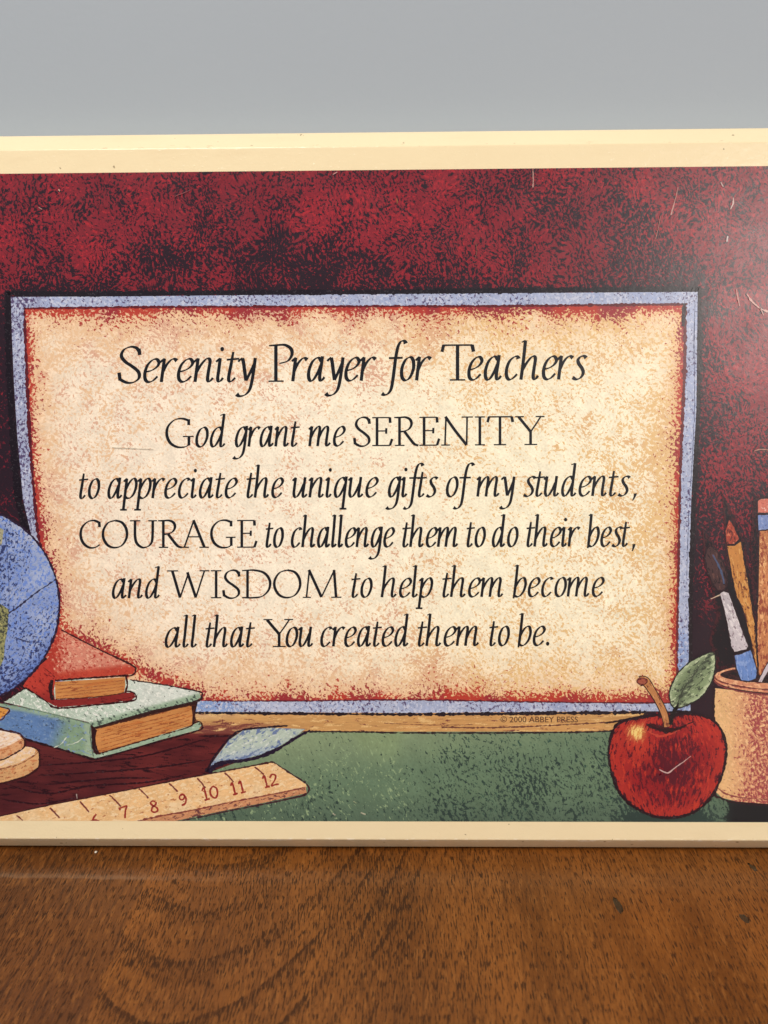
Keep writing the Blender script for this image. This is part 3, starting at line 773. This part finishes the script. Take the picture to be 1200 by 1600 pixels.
# ---- cup with brushes and pencils
CX = 1250
def cup_fill(P, sd):
    x, y = P.T; n = len(P)
    t = ss(x, 1128, 1190)
    base = blend(col((222, 178, 126), n), (202, 134, 104), t)
    base = blend(base, (160, 90, 80), ss(x, 1200, 1340))
    return dict(base=base, ma=col((156, 68, 72), n), da=.07 + .38 * t + .40 * (vn(x, y, 26, 5) - .5) + .2 * ss(y, 1200, 1250), mb=col((232, 190, 142), n), db=.26 + .2 * t, grain=grain(P, 60, 1.25, 8, 71))
s = Sheet()
body = [(1117, 1075), (1116, 1110), (1117, 1170), (1117, 1236), (1128, 1246), (1150, 1252), (1200, 1256), (CX, 1258), (1300, 1256), (1350, 1250), (1380, 1238), (1383, 1110), (1384, 1070), (1250, 1090)]
s.poly(body, 17.5, cup_fill, 4)
s.ink([(1116, 1066), (1115, 1110), (1116, 1170), (1116, 1236), (1128, 1247), (1150, 1254), (1200, 1258), (CX, 1260), (1300, 1258), (1380, 1240)], [4, 4, 3.6, 3, 3, 3.4, 3.6, 3, 3, 3], 19, (42, 22, 30), .45)
s.ink([(1118, 1228), (1134, 1240), (1160, 1246), (1200, 1249), (CX, 1250), (1340, 1244)], 1.8, 19, (140, 66, 64), .7)
cup = part(s, 'printed_cup')
def ell(cx, cy, rx, ry, a0=0, a1=360, n=60):
    t_ = np.radians(np.linspace(a0, a1, n, endpoint=(a1 - a0) < 360)); return np.stack([cx + rx * np.cos(t_), cy + ry * np.sin(t_)], 1)
s = Sheet()
s.poly(ell(CX, 1056, 134, 21), 19.5, flat((206, 140, 106), (140, 70, 62), .22, (228, 178, 138), .34, 10, 2, 72), 4)
s.poly(ell(CX, 1060, 134, 24, 0, 180, 40), 19.4, flat((198, 128, 98), (136, 66, 62), .25, (222, 168, 128), .3, 10, 2, 74), 4)
s.poly(ell(CX, 1054, 125, 14.5), 20, flat((58, 30, 34), (24, 18, 24), .45, None, 0, 10, 2, 73), 4)
s.ink(ell(CX, 1055, 134, 21, 180, 360, 24), 2.2, 20.5, (52, 26, 32), .5)
s.ink(ell(CX, 1056, 134, 23, 180, 20, 30), [2.2, 2, 2, 1.6, 1.6], 20.5, (110, 50, 50), .6)
s.ink(ell(CX, 1062, 134, 25, 178, 20, 30), [2.2, 2.2, 2.4, 1.8, 1.6], 20.5, (120, 54, 56), .6)
part(s, 'rim', cup)

# cast dark strokes behind the tools are ink on the backdrop
s = Sheet()
def blk(P, sd):
    n = len(P); return dict(base=col((66, 26, 34), n), ma=col((22, 18, 26), n), da=.30 + .06 * np.clip(sd, 0, 10), grain=grain(P, 80, 1.4, 5, 81))
s.poly([(1127, 768), (1138, 788), (1150, 815), (1162, 842), (1172, 890), (1182, 930), (1182, 1045), (1120, 1045), (1108, 1000), (1120, 960), (1110, 915), (1100, 880), (1097, 826), (1108, 838), (1122, 862), (1134, 886), (1133, 850), (1130, 800)], 18, blk, 4)
s.poly([(1176, 780), (1186, 775), (1186, 990), (1178, 960), (1172, 850)], 18.1, blk, 4)
part(s, 'printed_shadow', None)

def tool(name, polys, label=None):
    root = None
    for (pn, outline, fill, ly, iw) in polys:
        s = Sheet().poly(outline, ly, fill, 3)
        s.ink(outline, iw, ly + .9, (40, 22, 30), .45, closed=True, smooth=False)
        o = part(s, pn, root, label if root is None else None)
        if root is None: root = o
    return root
tool('printed_pencil', [
    ('printed_pencil', [(1135, 852), (1147, 852), (1158, 845), (1163, 880), (1168, 905), (1179, 972), (1184, 1048), (1178, 1048), (1174, 1004), (1160, 950), (1150, 930), (1143, 896)], flat((192, 130, 68), (116, 62, 42), .32, (210, 158, 92), .3, 78, 3, 82, 2, .4, 3), 21, 1.5),
    ('tip', [(1139, 810), (1146, 822), (1155, 842), (1147, 850), (1135, 851), (1133, 830)], flat((158, 66, 50), (92, 40, 38), .42, (206, 116, 86), .2, 78, 2, 83), 22, 1.4)], 'orange pencil standing tip up in the cup')
tool('printed_pencil', [
    ('printed_pencil', [(1185, 828), (1222, 826), (1219, 940), (1212, 1054), (1185, 1056), (1182, 1002), (1183, 940)], flat((192, 126, 82), (146, 70, 52), .42, (226, 172, 120), .3, 88, 2.4, 84, 2, .3, 3), 23, 2.2),
    ('eraser', [(1182, 782), (1190, 778), (1222, 777), (1222, 802), (1183, 802)], flat((204, 116, 100), (158, 66, 62), .2, (230, 190, 178), .32, 80, 1.5, 85), 24, 2.4),
    ('ferrule', [(1183, 804), (1222, 803), (1221, 826), (1184, 829)], flat((118, 138, 188), (66, 76, 126), .2, (150, 164, 204), .3, 80, 1.5, 86), 24.2, 2)], 'thick orange pencil with a pink eraser up')
tool('printed_brush', [
    ('printed_brush', [(1124, 927), (1131, 923), (1139, 926), (1150, 958), (1160, 985), (1169, 1009), (1166, 1015), (1147, 1019), (1142, 1010), (1136, 975), (1129, 945)], flat((192, 184, 190), (120, 100, 112), .24, (218, 212, 214), .3, 70, 2, 87, 3, .25, 3), 26, 1.8),
    ('tuft', [(1104, 856), (1110, 852), (1120, 860), (1130, 878), (1136, 896), (1136, 914), (1131, 922), (1122, 924), (1112, 910), (1104, 890), (1101, 870)], flat((70, 46, 48), (28, 22, 28), .36, (100, 66, 60), .2, 72, 3, 88), 27, 2.4),
    ('ferrule', [(1146, 1023), (1158, 1021), (1173, 1014), (1178, 1030), (1183, 1048), (1181, 1060), (1170, 1065), (1157, 1063), (1150, 1045)], flat((100, 132, 192), (58, 78, 138), .2, (136, 160, 208), .32, 78, 2.4, 89), 26.5, 2)], 'white and blue paint brush with dark bristles up')
tool('printed_stick', [('printed_stick', [(1184, 1065), (1192, 1048), (1204, 1026), (1212, 1022), (1204, 1042), (1190, 1066)], flat((196, 186, 194), (120, 96, 106), .2, None, 0, 120, 3, 90), 28, 1.4)])
s = Sheet().ink([(1113, 866), (1122, 882), (1128, 898), (1131, 912)], [1.6, 3, 3, 2], 29, (70, 84, 116), .3)
part(s, 'tuft_gleam', None)

# ---- apple
AP = spline([(1000, 1121), (978, 1125), (962, 1134), (954, 1152), (951, 1180), (957, 1212), (972, 1244), (1000, 1266), (1035, 1277), (1075, 1272), (1105, 1252), (1125, 1218), (1134, 1182), (1132, 1154), (1117, 1128), (1090, 1116), (1060, 1115), (1045, 1121), (1030, 1117)], 5, True)
def apple_fill(P, sd):
    x, y = P.T; n = len(P)
    base = blend(col((148, 32, 36), n), (166, 46, 40), ss(sd, 34, 8))
    base = blend(base, (112, 22, 32), np.exp(-(((x - 1050) / 42) ** 2 + ((y - 1200) / 40) ** 2)) * .75)
    base = blend(base, (198, 66, 46), np.exp(-(((x - 1000) / 26) ** 2 + ((y - 1168) / 22) ** 2)) * .7)
    base = blend(base, (180, 48, 42), np.exp(-(((x - 1105) / 22) ** 2 + ((y - 1135) / 16) ** 2)) * .8)
    hl = np.exp(-(((x - 995) / 13) ** 2 + ((y - 1144) / 12) ** 2))
    base = blend(base, (228, 186, 96), np.clip(hl * 1.0 - .12, 0, .8))
    dk = .24 + .5 * np.exp(-(((x - 1045) / 46) ** 2 + ((y - 1195) / 44) ** 2)) + .5 * (vn(x, y, 26, 5) - .5) + .3 * ss(sd, 8, 0) - .4 * hl
    dk = dk + .55 * np.exp(-(((x - 1035) / 30) ** 2 + ((y - 1136) / 5) ** 2))
    c = blend(col((84, 18, 34), n), (34, 16, 26), ss(sd, 7, 0))
    u = (x - 1042) / np.sqrt(np.clip(1 - ((y - 1195) / 105) ** 2, .12, 1))
    g = np.stack([u * 1.0 + 4000, (y + .0025 * (x - 1042) ** 2) / 3.2], 1)
    return dict(base=base, ma=c, da=dk, mb=blend(col((184, 56, 42), n), (234, 206, 128), np.clip(hl * 1.6, 0, 1)), db=.26 + .5 * (vn(x, y, 30, 9) - .5) + .25 * hl, grain=g)
s = Sheet().poly(AP, 30, apple_fill, 3.5)
s.ink(AP[::3], 4.2, 31, (34, 16, 26), .4, closed=True)
s.ink([(1010, 1131), (1022, 1137), (1042, 1141), (1060, 1138), (1074, 1131), (1084, 1127)], [2, 5, 7, 5, 3, 1.5], 31, (40, 14, 22), .4)
s.ink([(1016, 1131), (1030, 1135), (1042, 1136)], [3, 5, 4], 31.1, (58, 16, 24), .4)
s.ink([(1012, 1142), (1030, 1150), (1046, 1146), (1062, 1140)], [1, 4, 4, 1], 31, (186, 66, 52), .6)
ap = part(s, 'printed_apple')
s = Sheet()
stem = spline([(999, 1064, 13), (1008, 1064, 12), (1018, 1078, 9.5), (1030, 1098, 9), (1038, 1116, 9), (1042, 1135, 8.5)], 2)
s.band(stem[:, :2], stem[:, 2] + 3, 32, (54, 26, 28))
s.band(stem[:, :2], stem[:, 2], 33, lambda P: dict(base=col((182, 124, 78), len(P)), ma=col((110, 56, 44), len(P)), da=np.full(len(P), .26), mb=col((208, 156, 104), len(P)), db=np.full(len(P), .3), grain=grain(P, 60, 3, 2, 91)))
s.poly(ell(1003, 1064, 7.5, 4.5), 33.5, flat((156, 84, 66), (90, 34, 36), .35, None, 0, 0, 1, 92), 2.5)
s.ink(ell(1003, 1064, 8, 5), 1.6, 34, (96, 32, 36), .5, closed=True)
part(s, 'stem', ap)
LF = spline([(1054, 1106), (1046, 1092), (1047, 1076), (1056, 1056), (1070, 1040), (1088, 1028), (1114, 1019), (1117, 1040), (1111, 1066), (1096, 1088), (1076, 1100)], 4, True)
def leaf_fill(P, sd):
    x, y = P.T; n = len(P)
    c = seg_dist(P, [(1056, 1108), (1068, 1076), (1090, 1046), (1114, 1020)], False)
    base = blend(col((132, 150, 112), n), (162, 178, 142), ss(sd, 9, 2))
    base = blend(base, (86, 98, 78), np.exp(-c / 7) * .9)
    return dict(base=base, ma=col((62, 70, 58), n), da=.20 + .35 * np.exp(-c / 10) - .1 * ss(sd, 8, 2) + .4 * (vn(x, y, 16, 4) - .5), mb=col((184, 196, 160), n), db=.22 + .2 * ss(sd, 8, 2), grain=grain(P, -30, 2.2, 4, 93))
s = Sheet().poly(LF, 32, leaf_fill, 3)
s.ink(LF[::2], 2.0, 33, (38, 38, 36), .45, closed=True)
s.ink([(1048, 1132), (1050, 1118), (1056, 1106), (1060, 1098)], [8, 7, 6, 2], 33, (26, 22, 24), .35)
s.ink([(1056, 1106), (1068, 1076), (1090, 1046)], [3, 1.8, 1], 33, (58, 64, 52), .6)
part(s, 'leaf', ap)

# ------------------------------------------------------------------ lettering: pen strokes, x-height = 100
SE = [(-8, 158), (0, 162), (7, 166)]
BOWL = [(54, 84), (45, 97), (32, 96), (17, 78), (8, 44), (10, 14), (20, 1), (32, 10), (46, 40), (54, 66)]
ASTEM = [(58, 105), (56, 60), (54, 20), (58, 3), (65, 4), (74, 17)]
EN_ = [(-6, 84), (1, 93), (9, 100)]
LOW = {
 'a': ([BOWL, ASTEM], 80), 'd': ([BOWL, [(58, 166), (56, 100), (54, 20), (58, 3), (65, 4), (74, 17)], [(40, 158), (50, 162), (59, 166)]], 80),
 'b': ([SE, [(7, 166), (6, 90), (4, 20), (1, -9, .6)], [(5, 48), (20, 80), (36, 97), (50, 94), (57, 66), (51, 32), (36, 8), (20, 0), (5, 6)]], 65),
 'c': ([[(54, 88, 1.3), (48, 98), (34, 95), (17, 76), (9, 42), (13, 12), (25, 1), (39, 7), (54, 24)]], 64),
 'e': ([[(12, 44), (32, 50), (50, 64), (57, 82), (47, 97), (31, 93), (15, 72), (8, 40), (12, 12), (25, 1), (41, 7), (57, 25)]], 63),
 'f': ([[(74, 156, 1.3), (66, 167), (52, 164), (42, 142), (37, 100), (35, 50), (33, 0), (29, -36), (18, -55), (4, -60), (-8, -54, 1.3)], [(8, 95), (66, 96)]], 50),
 'g': ([BOWL, [(58, 105), (56, 50), (54, 0), (48, -36), (32, -56), (12, -60), (0, -52, 1.3)]], 68),
 'h': ([SE, [(7, 166), (6, 80), (3, 0)], [(6, 40), (20, 70), (37, 94), (49, 98), (55, 86), (53, 50), (52, 15), (57, 3), (64, 4), (72, 17)]], 80),
 'i': ([EN_, [(8, 100), (7, 50), (6, 16), (10, 3), (18, 4), (26, 17)], 'dot'], 33),
 'l': ([SE, [(7, 166), (7, 60), (6, 18), (10, 3), (18, 4), (26, 17)]], 33),
 'm': ([EN_, [(8, 100), (5, 0)], [(7, 40), (20, 72), (36, 95), (46, 98), (51, 86), (49, 50), (47, 0)], [(49, 40), (62, 72), (78, 95), (88, 98), (94, 86), (92, 50), (91, 15), (95, 3), (102, 4), (111, 17)]], 119),
 'n': ([EN_, [(8, 100), (5, 0)], [(7, 40), (20, 70), (36, 94), (48, 98), (54, 86), (52, 50), (51, 15), (55, 3), (62, 4), (71, 17)]], 78),
 'o': ([[(36, 98), (20, 86), (9, 52), (12, 16), (27, 1), (45, 12), (57, 48), (54, 82), (44, 97), (36, 98)]], 65),
 'p': ([EN_, [(8, 100), (6, 20), (4, -58)], [(-12, -58), (22, -58)], [(7, 42), (20, 74), (36, 96), (48, 98), (57, 82), (57, 50), (47, 18), (32, 2), (18, 1), (7, 8)]], 66),
 'q': ([BOWL, [(58, 105), (55, 20), (53, -58)], [(37, -58), (72, -58)]], 70),
 'r': ([EN_, [(8, 100), (5, 0)], [(7, 42), (18, 72), (32, 92), (44, 98), (56, 90, 1.25)]], 54),
 's': ([[(52, 90, 1.2), (42, 98), (28, 95), (19, 82), (24, 65), (38, 47), (45, 27), (37, 8), (20, 0), (3, 8, 1.2)]], 52),
 't': ([[(17, 126, .7), (13, 70), (9, 19), (13, 3), (22, 3), (34, 17)], [(-5, 93), (42, 97)]], 40),
 'u': ([EN_, [(8, 100), (6, 50), (6, 18), (14, 2), (26, 8), (40, 36), (51, 68)], [(55, 102), (53, 50), (51, 16), (55, 3), (62, 4), (71, 17)]], 77),
 'y': ([EN_, [(9, 99), (15, 78), (23, 40), (31, 4)], [(57, 100), (56, 55), (53, 0), (47, -36), (32, -56), (12, -61), (0, -52, 1.3)], [(31, 4), (44, 40), (55, 74)]], 62),
 ',': ([[(9, 12, 1.1), (10, 4), (6, -12, .7), (1, -24, .4)]], 18), '.': (['stop'], 20)}
CAP = {
 'S': ([[(78, 124), (67, 139), (44, 143), (20, 131), (11, 107), (25, 84), (52, 64), (75, 42), (77, 18), (58, 1), (32, -1), (6, 12)], [(80, 110), (77, 136)], [(2, 40), (6, 8)]], 88),
 'E': ([[(25, 141), (25, 2)], [(0, 141, .7), (91, 141, .7)], [(91, 142), (93, 114)], [(25, 74, .7), (72, 74, .7)], [(73, 88, .8), (72, 60, .8)], [(0, 1, .7), (92, 1, .7)], [(92, 1), (103, 34)]], 107),
 'R': ([[(28, 141), (28, 2)], [(0, 141, .7), (28, 141), (58, 142), (82, 131), (90, 108), (78, 84), (52, 72), (29, 70)], [(54, 70), (80, 36), (104, 8), (126, 0)], [(4, 1, .7), (54, 1, .7)]], 124),
 'N': ([[(25, 140, .65), (20, 2, .65)], [(0, 1, .7), (46, 1, .7)], [(22, 144), (72, 74), (132, 0)], [(134, 141, .65), (132, 2, .65)], [(106, 141, .7), (164, 141, .7)]], 166),
 'I': ([[(28, 141), (28, 2)], [(2, 141, .7), (54, 141, .7)], [(2, 1, .7), (54, 1, .7)]], 56),
 'T': ([[(70, 140), (70, 2)], [(10, 141, .8), (132, 141, .8)], [(13, 142), (6, 114)], [(130, 142), (136, 114)], [(38, 1, .7), (102, 1, .7)]], 142),
 'Y': ([[(18, 140), (48, 104), (80, 66)], [(132, 140, .75), (108, 104, .75), (81, 66, .75)], [(80, 68), (80, 2)], [(0, 141, .7), (46, 141, .7)], [(106, 141, .7), (152, 141, .7)], [(48, 1, .7), (114, 1, .7)]], 152),
 'P': ([[(30, 143), (30, 2)], [(2, 144, .7), (36, 146), (68, 146), (92, 130), (95, 106), (78, 82), (44, 72, .8)], [(0, 1, .7), (62, 1, .7)]], 98),
 'G': ([[(110, 134), (80, 143), (44, 136), (14, 104), (8, 62), (24, 22), (56, 1), (90, 0), (112, 10)], [(112, 140), (112, 110)], [(113, 52), (113, 8)], [(84, 53, .7), (136, 53, .7)]], 138),
 'C': ([[(106, 132), (80, 143), (46, 136), (16, 106), (9, 64), (22, 26), (52, 2), (84, 1), (110, 16)], [(107, 138), (109, 108)]], 114),
 'O': ([[(72, 143), (34, 130), (10, 92), (10, 50), (34, 12), (72, 0), (110, 14), (133, 54), (131, 98), (108, 132), (72, 143)]], 142),
 'U': ([[(30, 141), (30, 60), (40, 22), (68, 1), (98, 6), (118, 28), (123, 70), (124, 141)], [(2, 141, .7), (58, 141, .7)], [(100, 141, .7), (146, 141, .7)]], 146),
 'A': ([[(72, 143, .7), (22, 2, .7)], [(70, 144), (128, 2)], [(42, 56, .7), (106, 56, .7)], [(0, 1, .7), (46, 1, .7)], [(102, 1, .7), (152, 1, .7)]], 152),
 'W': ([[(26, 140), (64, 2)], [(64, 2, .7), (104, 124, .7)], [(100, 134), (142, 2)], [(142, 2, .7), (184, 140, .7)], [(0, 141, .7), (54, 141, .7)], [(160, 141, .7), (208, 141, .7)]], 208),
 'D': ([[(27, 141), (27, 2)], [(0, 141, .7), (60, 143), (110, 128), (137, 88), (132, 42), (100, 8), (54, 0), (0, 1, .7)]], 146),
 'M': ([[(32, 140, .65), (18, 2, .65)], [(0, 1, .7), (40, 1, .7)], [(30, 144), (92, 2)], [(92, 2, .7), (156, 143, .7)], [(154, 143), (164, 2)], [(140, 1, .7), (190, 1, .7)]], 190)}
INKC = (22, 24, 30)
def pen(pts, mapf, xs, weight, thin):
    P = spline([(p[0], p[1], p[2] if len(p) > 2 else 1.0) for p in pts], 4.0)
    C = np.array([mapf(a, b) for a, b in P[:, :2]])
    T = np.gradient(C, axis=0); ph = np.arctan2(-T[:, 1], T[:, 0])
    W = (thin + weight * np.abs(np.sin(ph - math.radians(24)))) * P[:, 2]
    return C, W
def word(s, txt, x0, x1, base, xh, k0, caph=None, weight=None, thin=None):
    """base: baseline as a function of x; ink runs from x0 to x1"""
    weight = weight or xh * .108; thin = thin or xh * .048
    pos = 0; glyphs = []
    for i, ch in enumerate(txt):
        if ch == 'f' and i: pos -= 13
        st, adv = (CAP if ch.isupper() else LOW)[ch]
        glyphs.append((ch, st, pos)); pos += adv + (5 if ch.islower() else 0) + (6 if ch.isupper() and i + 1 < len(txt) and txt[i + 1].isupper() else 0)
        if ch in 'T' and i + 1 < len(txt) and txt[i + 1].islower(): pos -= 36
        if ch in 'Y' and i + 1 < len(txt) and txt[i + 1].islower(): pos -= 44
        if ch in 'P' and i + 1 < len(txt) and txt[i + 1].islower(): pos -= 4
        if ch == 'f' and i + 1 < len(txt): pos += 3
        if ch == 'R' and txt[i + 1:i + 2] == 'A': pos -= 12
    def shear(ch, u, v): return u + (0.09 * v if not ch.isupper() else 0.0)
    ext = []
    for ch, st, p in glyphs:
        for q in st:
            if isinstance(q, str): ext.append(p + 10); continue
            ext += [p + shear(ch, a[0], a[1]) for a in q]
    lo, hi = min(ext), max(ext)
    k = (x1 - x0 - thin - weight * .6) / max(hi - lo, 6.0)
    ky = xh / 100.0; z = k0
    for ch, st, p in glyphs:
        yk = ky * ((caph / (143 * ky)) if caph and ch.isupper() else 1.0)
        def mp(u, v, ch=ch, p=p, yk=yk):
            X = x0 + (thin + weight * .6) / 2 + (p + shear(ch, u, v) - lo) * k
            return (X, base(X) - v * yk)
        for q in st:
            z += .03
            if q == 'dot' or q == 'stop':
                c = mp(12, 138) if q == 'dot' else mp(10, 9)
                r = xh * (.088 if q == 'dot' else .095)
                s.poly(ell(c[0], c[1], r * .92, r * 1.08, n=22), z, flat(INKC), 3)
                continue
            C, W = pen(q, mp, k, weight, thin)
            s.band(C, W, z, INKC)
    return z
def line(words, b0, b1, xh, caph):
    s = Sheet(); z = 8.0
    def base(x): return b0[1] + (b1[1] - b0[1]) * (x - b0[0]) / (b1[0] - b0[0])
    for w_ in words:
        txt, x0, x1 = w_[:3]
        kw = dict(weight=xh * .092, thin=xh * .056) if txt.isupper() else {}
        z = word(s, txt, x0, x1, base, xh, z, caph, **kw)
    return part(s, 'lettering', FRAME)
line([('Serenity', 184, 401), ('Prayer', 417.5, 589), ('for', 594.5, 675), ('Teachers', 688.5, 918)], (190, 597.6), (910, 592.6), 37, 55.5)
line([('God', 259, 353), ('grant', 363, 470), ('me', 481, 540), ('SERENITY', 552, 852.5)], (260, 698.7), (850, 694.6), 31, 44.5)
line([('to', 122, 156), ('appreciate', 168.5, 371.5), ('the', 383.5, 443.5), ('unique', 455.5, 591.5), ('gifts', 602, 685), ('of', 697.5, 741.5), ('my', 743.5, 805), ('students', 816.5, 985.5), (',', 986.5, 994)], (125, 778.9), (985, 774.6), 31, 43)
line([('COURAGE', 124.5, 402.5), ('to', 413.5, 443), ('challenge', 455, 617), ('them', 627, 716.5), ('to', 727.5, 758.5), ('do', 769, 809.5), ('their', 821, 907), ('best', 916.5, 986), (',', 986, 992)], (125, 855.8), (985, 853.6), 30.5, 42.5)
line([('and', 175.5, 250.5), ('WISDOM', 259.5, 535), ('to', 547.5, 581.5), ('help', 595, 676.5), ('them', 689.5, 787), ('become', 800.5, 944.5)], (176, 934.7), (944, 931.8), 30, 43)
line([('all', 258, 308.5), ('that', 319.5, 400), ('You', 410, 490), ('created', 501, 639), ('them', 651, 749), ('to', 763, 796), ('be', 808, 852.5), ('.', 853.5, 860)], (258, 1011.2), (860, 1008.4), 30.5, 43)

# small printed rights line
def small_text(txt, x0, x1, y_base, cap_px, color):
    cu = bpy.data.curves.new('lettering', 'FONT'); cu.body = txt; cu.size = 1.0; cu.offset = 0.006; cu.resolution_u = 3
    o = bpy.data.objects.new('lettering', cu); COL.objects.link(o)
    dg = bpy.context.evaluated_depsgraph_get(); me = bpy.data.meshes.new_from_object(o.evaluated_get(dg))
    co = np.array([tuple(v.co) for v in me.vertices]); fc = [tuple(p.vertices) for p in me.polygons]
    bpy.data.objects.remove(o); bpy.data.curves.remove(cu); bpy.data.meshes.remove(me)
    lo, hi = co.min(0), co.max(0)
    P = np.stack([x0 + (co[:, 0] - lo[0]) / (hi[0] - lo[0]) * (x1 - x0), y_base - (co[:, 1] - lo[1]) / (hi[1] - lo[1]) * cap_px], 1)
    ff = []
    for f_ in fc:
        p = P[list(f_)]
        a = sum(p[k, 0] * p[(k + 1) % len(p), 1] - p[(k + 1) % len(p), 0] * p[k, 1] for k in range(len(p)))
        ff.append(f_ if a < 0 else tuple(reversed(f_)))
    s = Sheet(); s._add(P, ff, 6.0, dict(base=col(color, len(P))))
    return part(s, 'lettering', None)
small_text('\u00a9 2000 ABBEY PRESS', 782, 903, 1128.6, 9.6, (84, 58, 44))

# ------------------------------------------------------------------ wear: scratches in the print
for pts, w_, c_ in (
        ([(832.5, 263), (833, 278), (832.5, 293)], [.8, 1.6, 2], (206, 160, 150)), ([(932, 270), (926, 284), (919, 298)], 1.2, (150, 80, 84)),
        ([(1059, 293), (1054, 314), (1048, 336)], [.8, 1.6, 2.4], (206, 156, 146)), ([(1032, 337), (1028, 356), (1024, 374)], 1.2, (176, 116, 108)),
        ([(1145, 309), (1145, 318), (1141, 327)], [1, 2.6, 1.2], (228, 196, 188)), ([(1136.5, 369), (1135.5, 378)], 2.4, (226, 208, 206)), ([(1126, 285), (1129.5, 292)], 1.8, (214, 176, 170)),
        ([(1150, 452), (1152, 464), (1155, 478)], [1, 1.8, 1.6], (204, 150, 140)), ([(1166.5, 459), (1172, 468), (1180, 476), (1189, 483), (1205, 488), (1220, 486)], [1.4, 2.8, 2.4, 3.2, 2.4, 1.6], (226, 176, 166)),
        ([(1186, 480), (1190, 487), (1193, 493)], [1.4, 2, .8], (214, 160, 152)), ([(1177, 705), (1187, 702), (1201, 703)], [.8, 1.8, 2.2], (196, 140, 124)), ([(1188, 660), (1196, 664), (1204, 664)], 1.0, (160, 84, 80)),
        ([(273, 307), (286, 302), (298, 297)], 1.2, (150, 84, 88)), ([(520, 273), (527, 269)], 1.4, (206, 150, 146)), ([(61, 324), (66, 327)], 1.4, (190, 150, 140)),
        ([(92, 296), (94, 299)], 1.8, (220, 190, 170)), ([(743, 378), (745, 392), (742, 405)], .9, (150, 96, 84)), ([(620, 310), (621, 318)], 1.0, (176, 130, 80)),
        ([(175, 699), (205, 700.5), (240, 702)], 1.3, (238, 226, 204)), ([(1110, 935.5), (1117, 932.5), (1125, 929)], [1, 1.6, 2], (222, 196, 170)),
        ([(1030, 1202), (1037, 1205.5), (1044, 1207), (1052, 1201), (1060, 1195), (1070, 1188), (1079, 1181)], [1.4, 1.8, 2, 1.6, 1.8, 1.2, .8], (224, 190, 186)),
        ([(120, 1240), (121, 1247)], 1.4, (196, 176, 170)), ([(520, 1270), (524, 1273)], 2.2, (206, 200, 176)), ([(564, 1269), (571, 1272)], 2.2, (206, 204, 176)), ([(552, 1251), (557, 1254)], 1.2, (180, 190, 150))):
    part(Sheet().ink(pts, w_, 36, tuple(q * .88 for q in c_), .35, wob=.4), 'scratch')

# ------------------------------------------------------------------ small things on the table
def table_point(px, py):
    d = F + ((px - 600) / FPX) * RR - ((py - 800) / FPX) * UU
    return CAMPOS + d * (-CAMPOS[2] / d[2])
def lump(name, c, size, color, rough, label, cat, seed, flatness=0.5, rot=0.0):
    rs = np.random.RandomState(seed); verts = []; faces = []; nu, nv = 9, 5
    for j in range(nv + 1):
        t_ = math.pi * j / nv
        for i in range(nu):
            a = 2 * math.pi * i / nu; r = 1 + (.25 if size[2] > .0002 else .8) * (rs.rand() - .5)
            x, y, z = math.sin(t_) * math.cos(a) * size[0] * r, math.sin(t_) * math.sin(a) * size[1] * r, (math.cos(t_) + 1) * size[2] * .5
            verts.append((x * math.cos(rot) - y * math.sin(rot), x * math.sin(rot) + y * math.cos(rot), z))
    for j in range(nv):
        for i in range(nu):
            faces.append((j * nu + i, (j + 1) * nu + i, (j + 1) * nu + (i + 1) % nu, j * nu + (i + 1) % nu))
    m = NT(name); n_ = m.noise(m.new('ShaderNodeTexCoord').outputs['Object'], 2500.0, 3.0)
    m.link(m.mix(n_, lin4(color[0]), lin4(color[1])), m.b.inputs['Base Color']); m.b.inputs['Roughness'].default_value = rough
    o = mesh_obj(name, verts, faces, m.mat, None, True); o.location = tuple(c); o['label'] = label; o['category'] = cat
    return o
lump('paint_crumb', table_point(150, 1332), (.00045, .0006, .0004), ((230, 222, 206), (206, 196, 178)), .6, 'tiny white crumb lying on the table just before the plaque', 'crumb', 3)
def nick(px, py, w_, l_, rot, seed, label):  # dents in the wood, modelled as thin dark lumps laid on the surface
    o = lump('wood_nick', table_point(px, py), (w_, l_, .00004), ((34, 24, 12), (78, 58, 34)), .35, label, 'speck', seed, rot=rot)
    o['group'] = 'dark nicks in the table wood'; return o
nick(965, 1415, .0009, .0040, .18, 5, 'long dark nick in the table wood, the largest of the three')
nick(1163, 1435, .0008, .0022, .2, 6, 'medium dark nick in the wood at the right, farther from the plaque')
nick(1176, 1355, .0008, .0018, .3, 8, 'smallest dark nick in the wood, the one closest to the plaque')
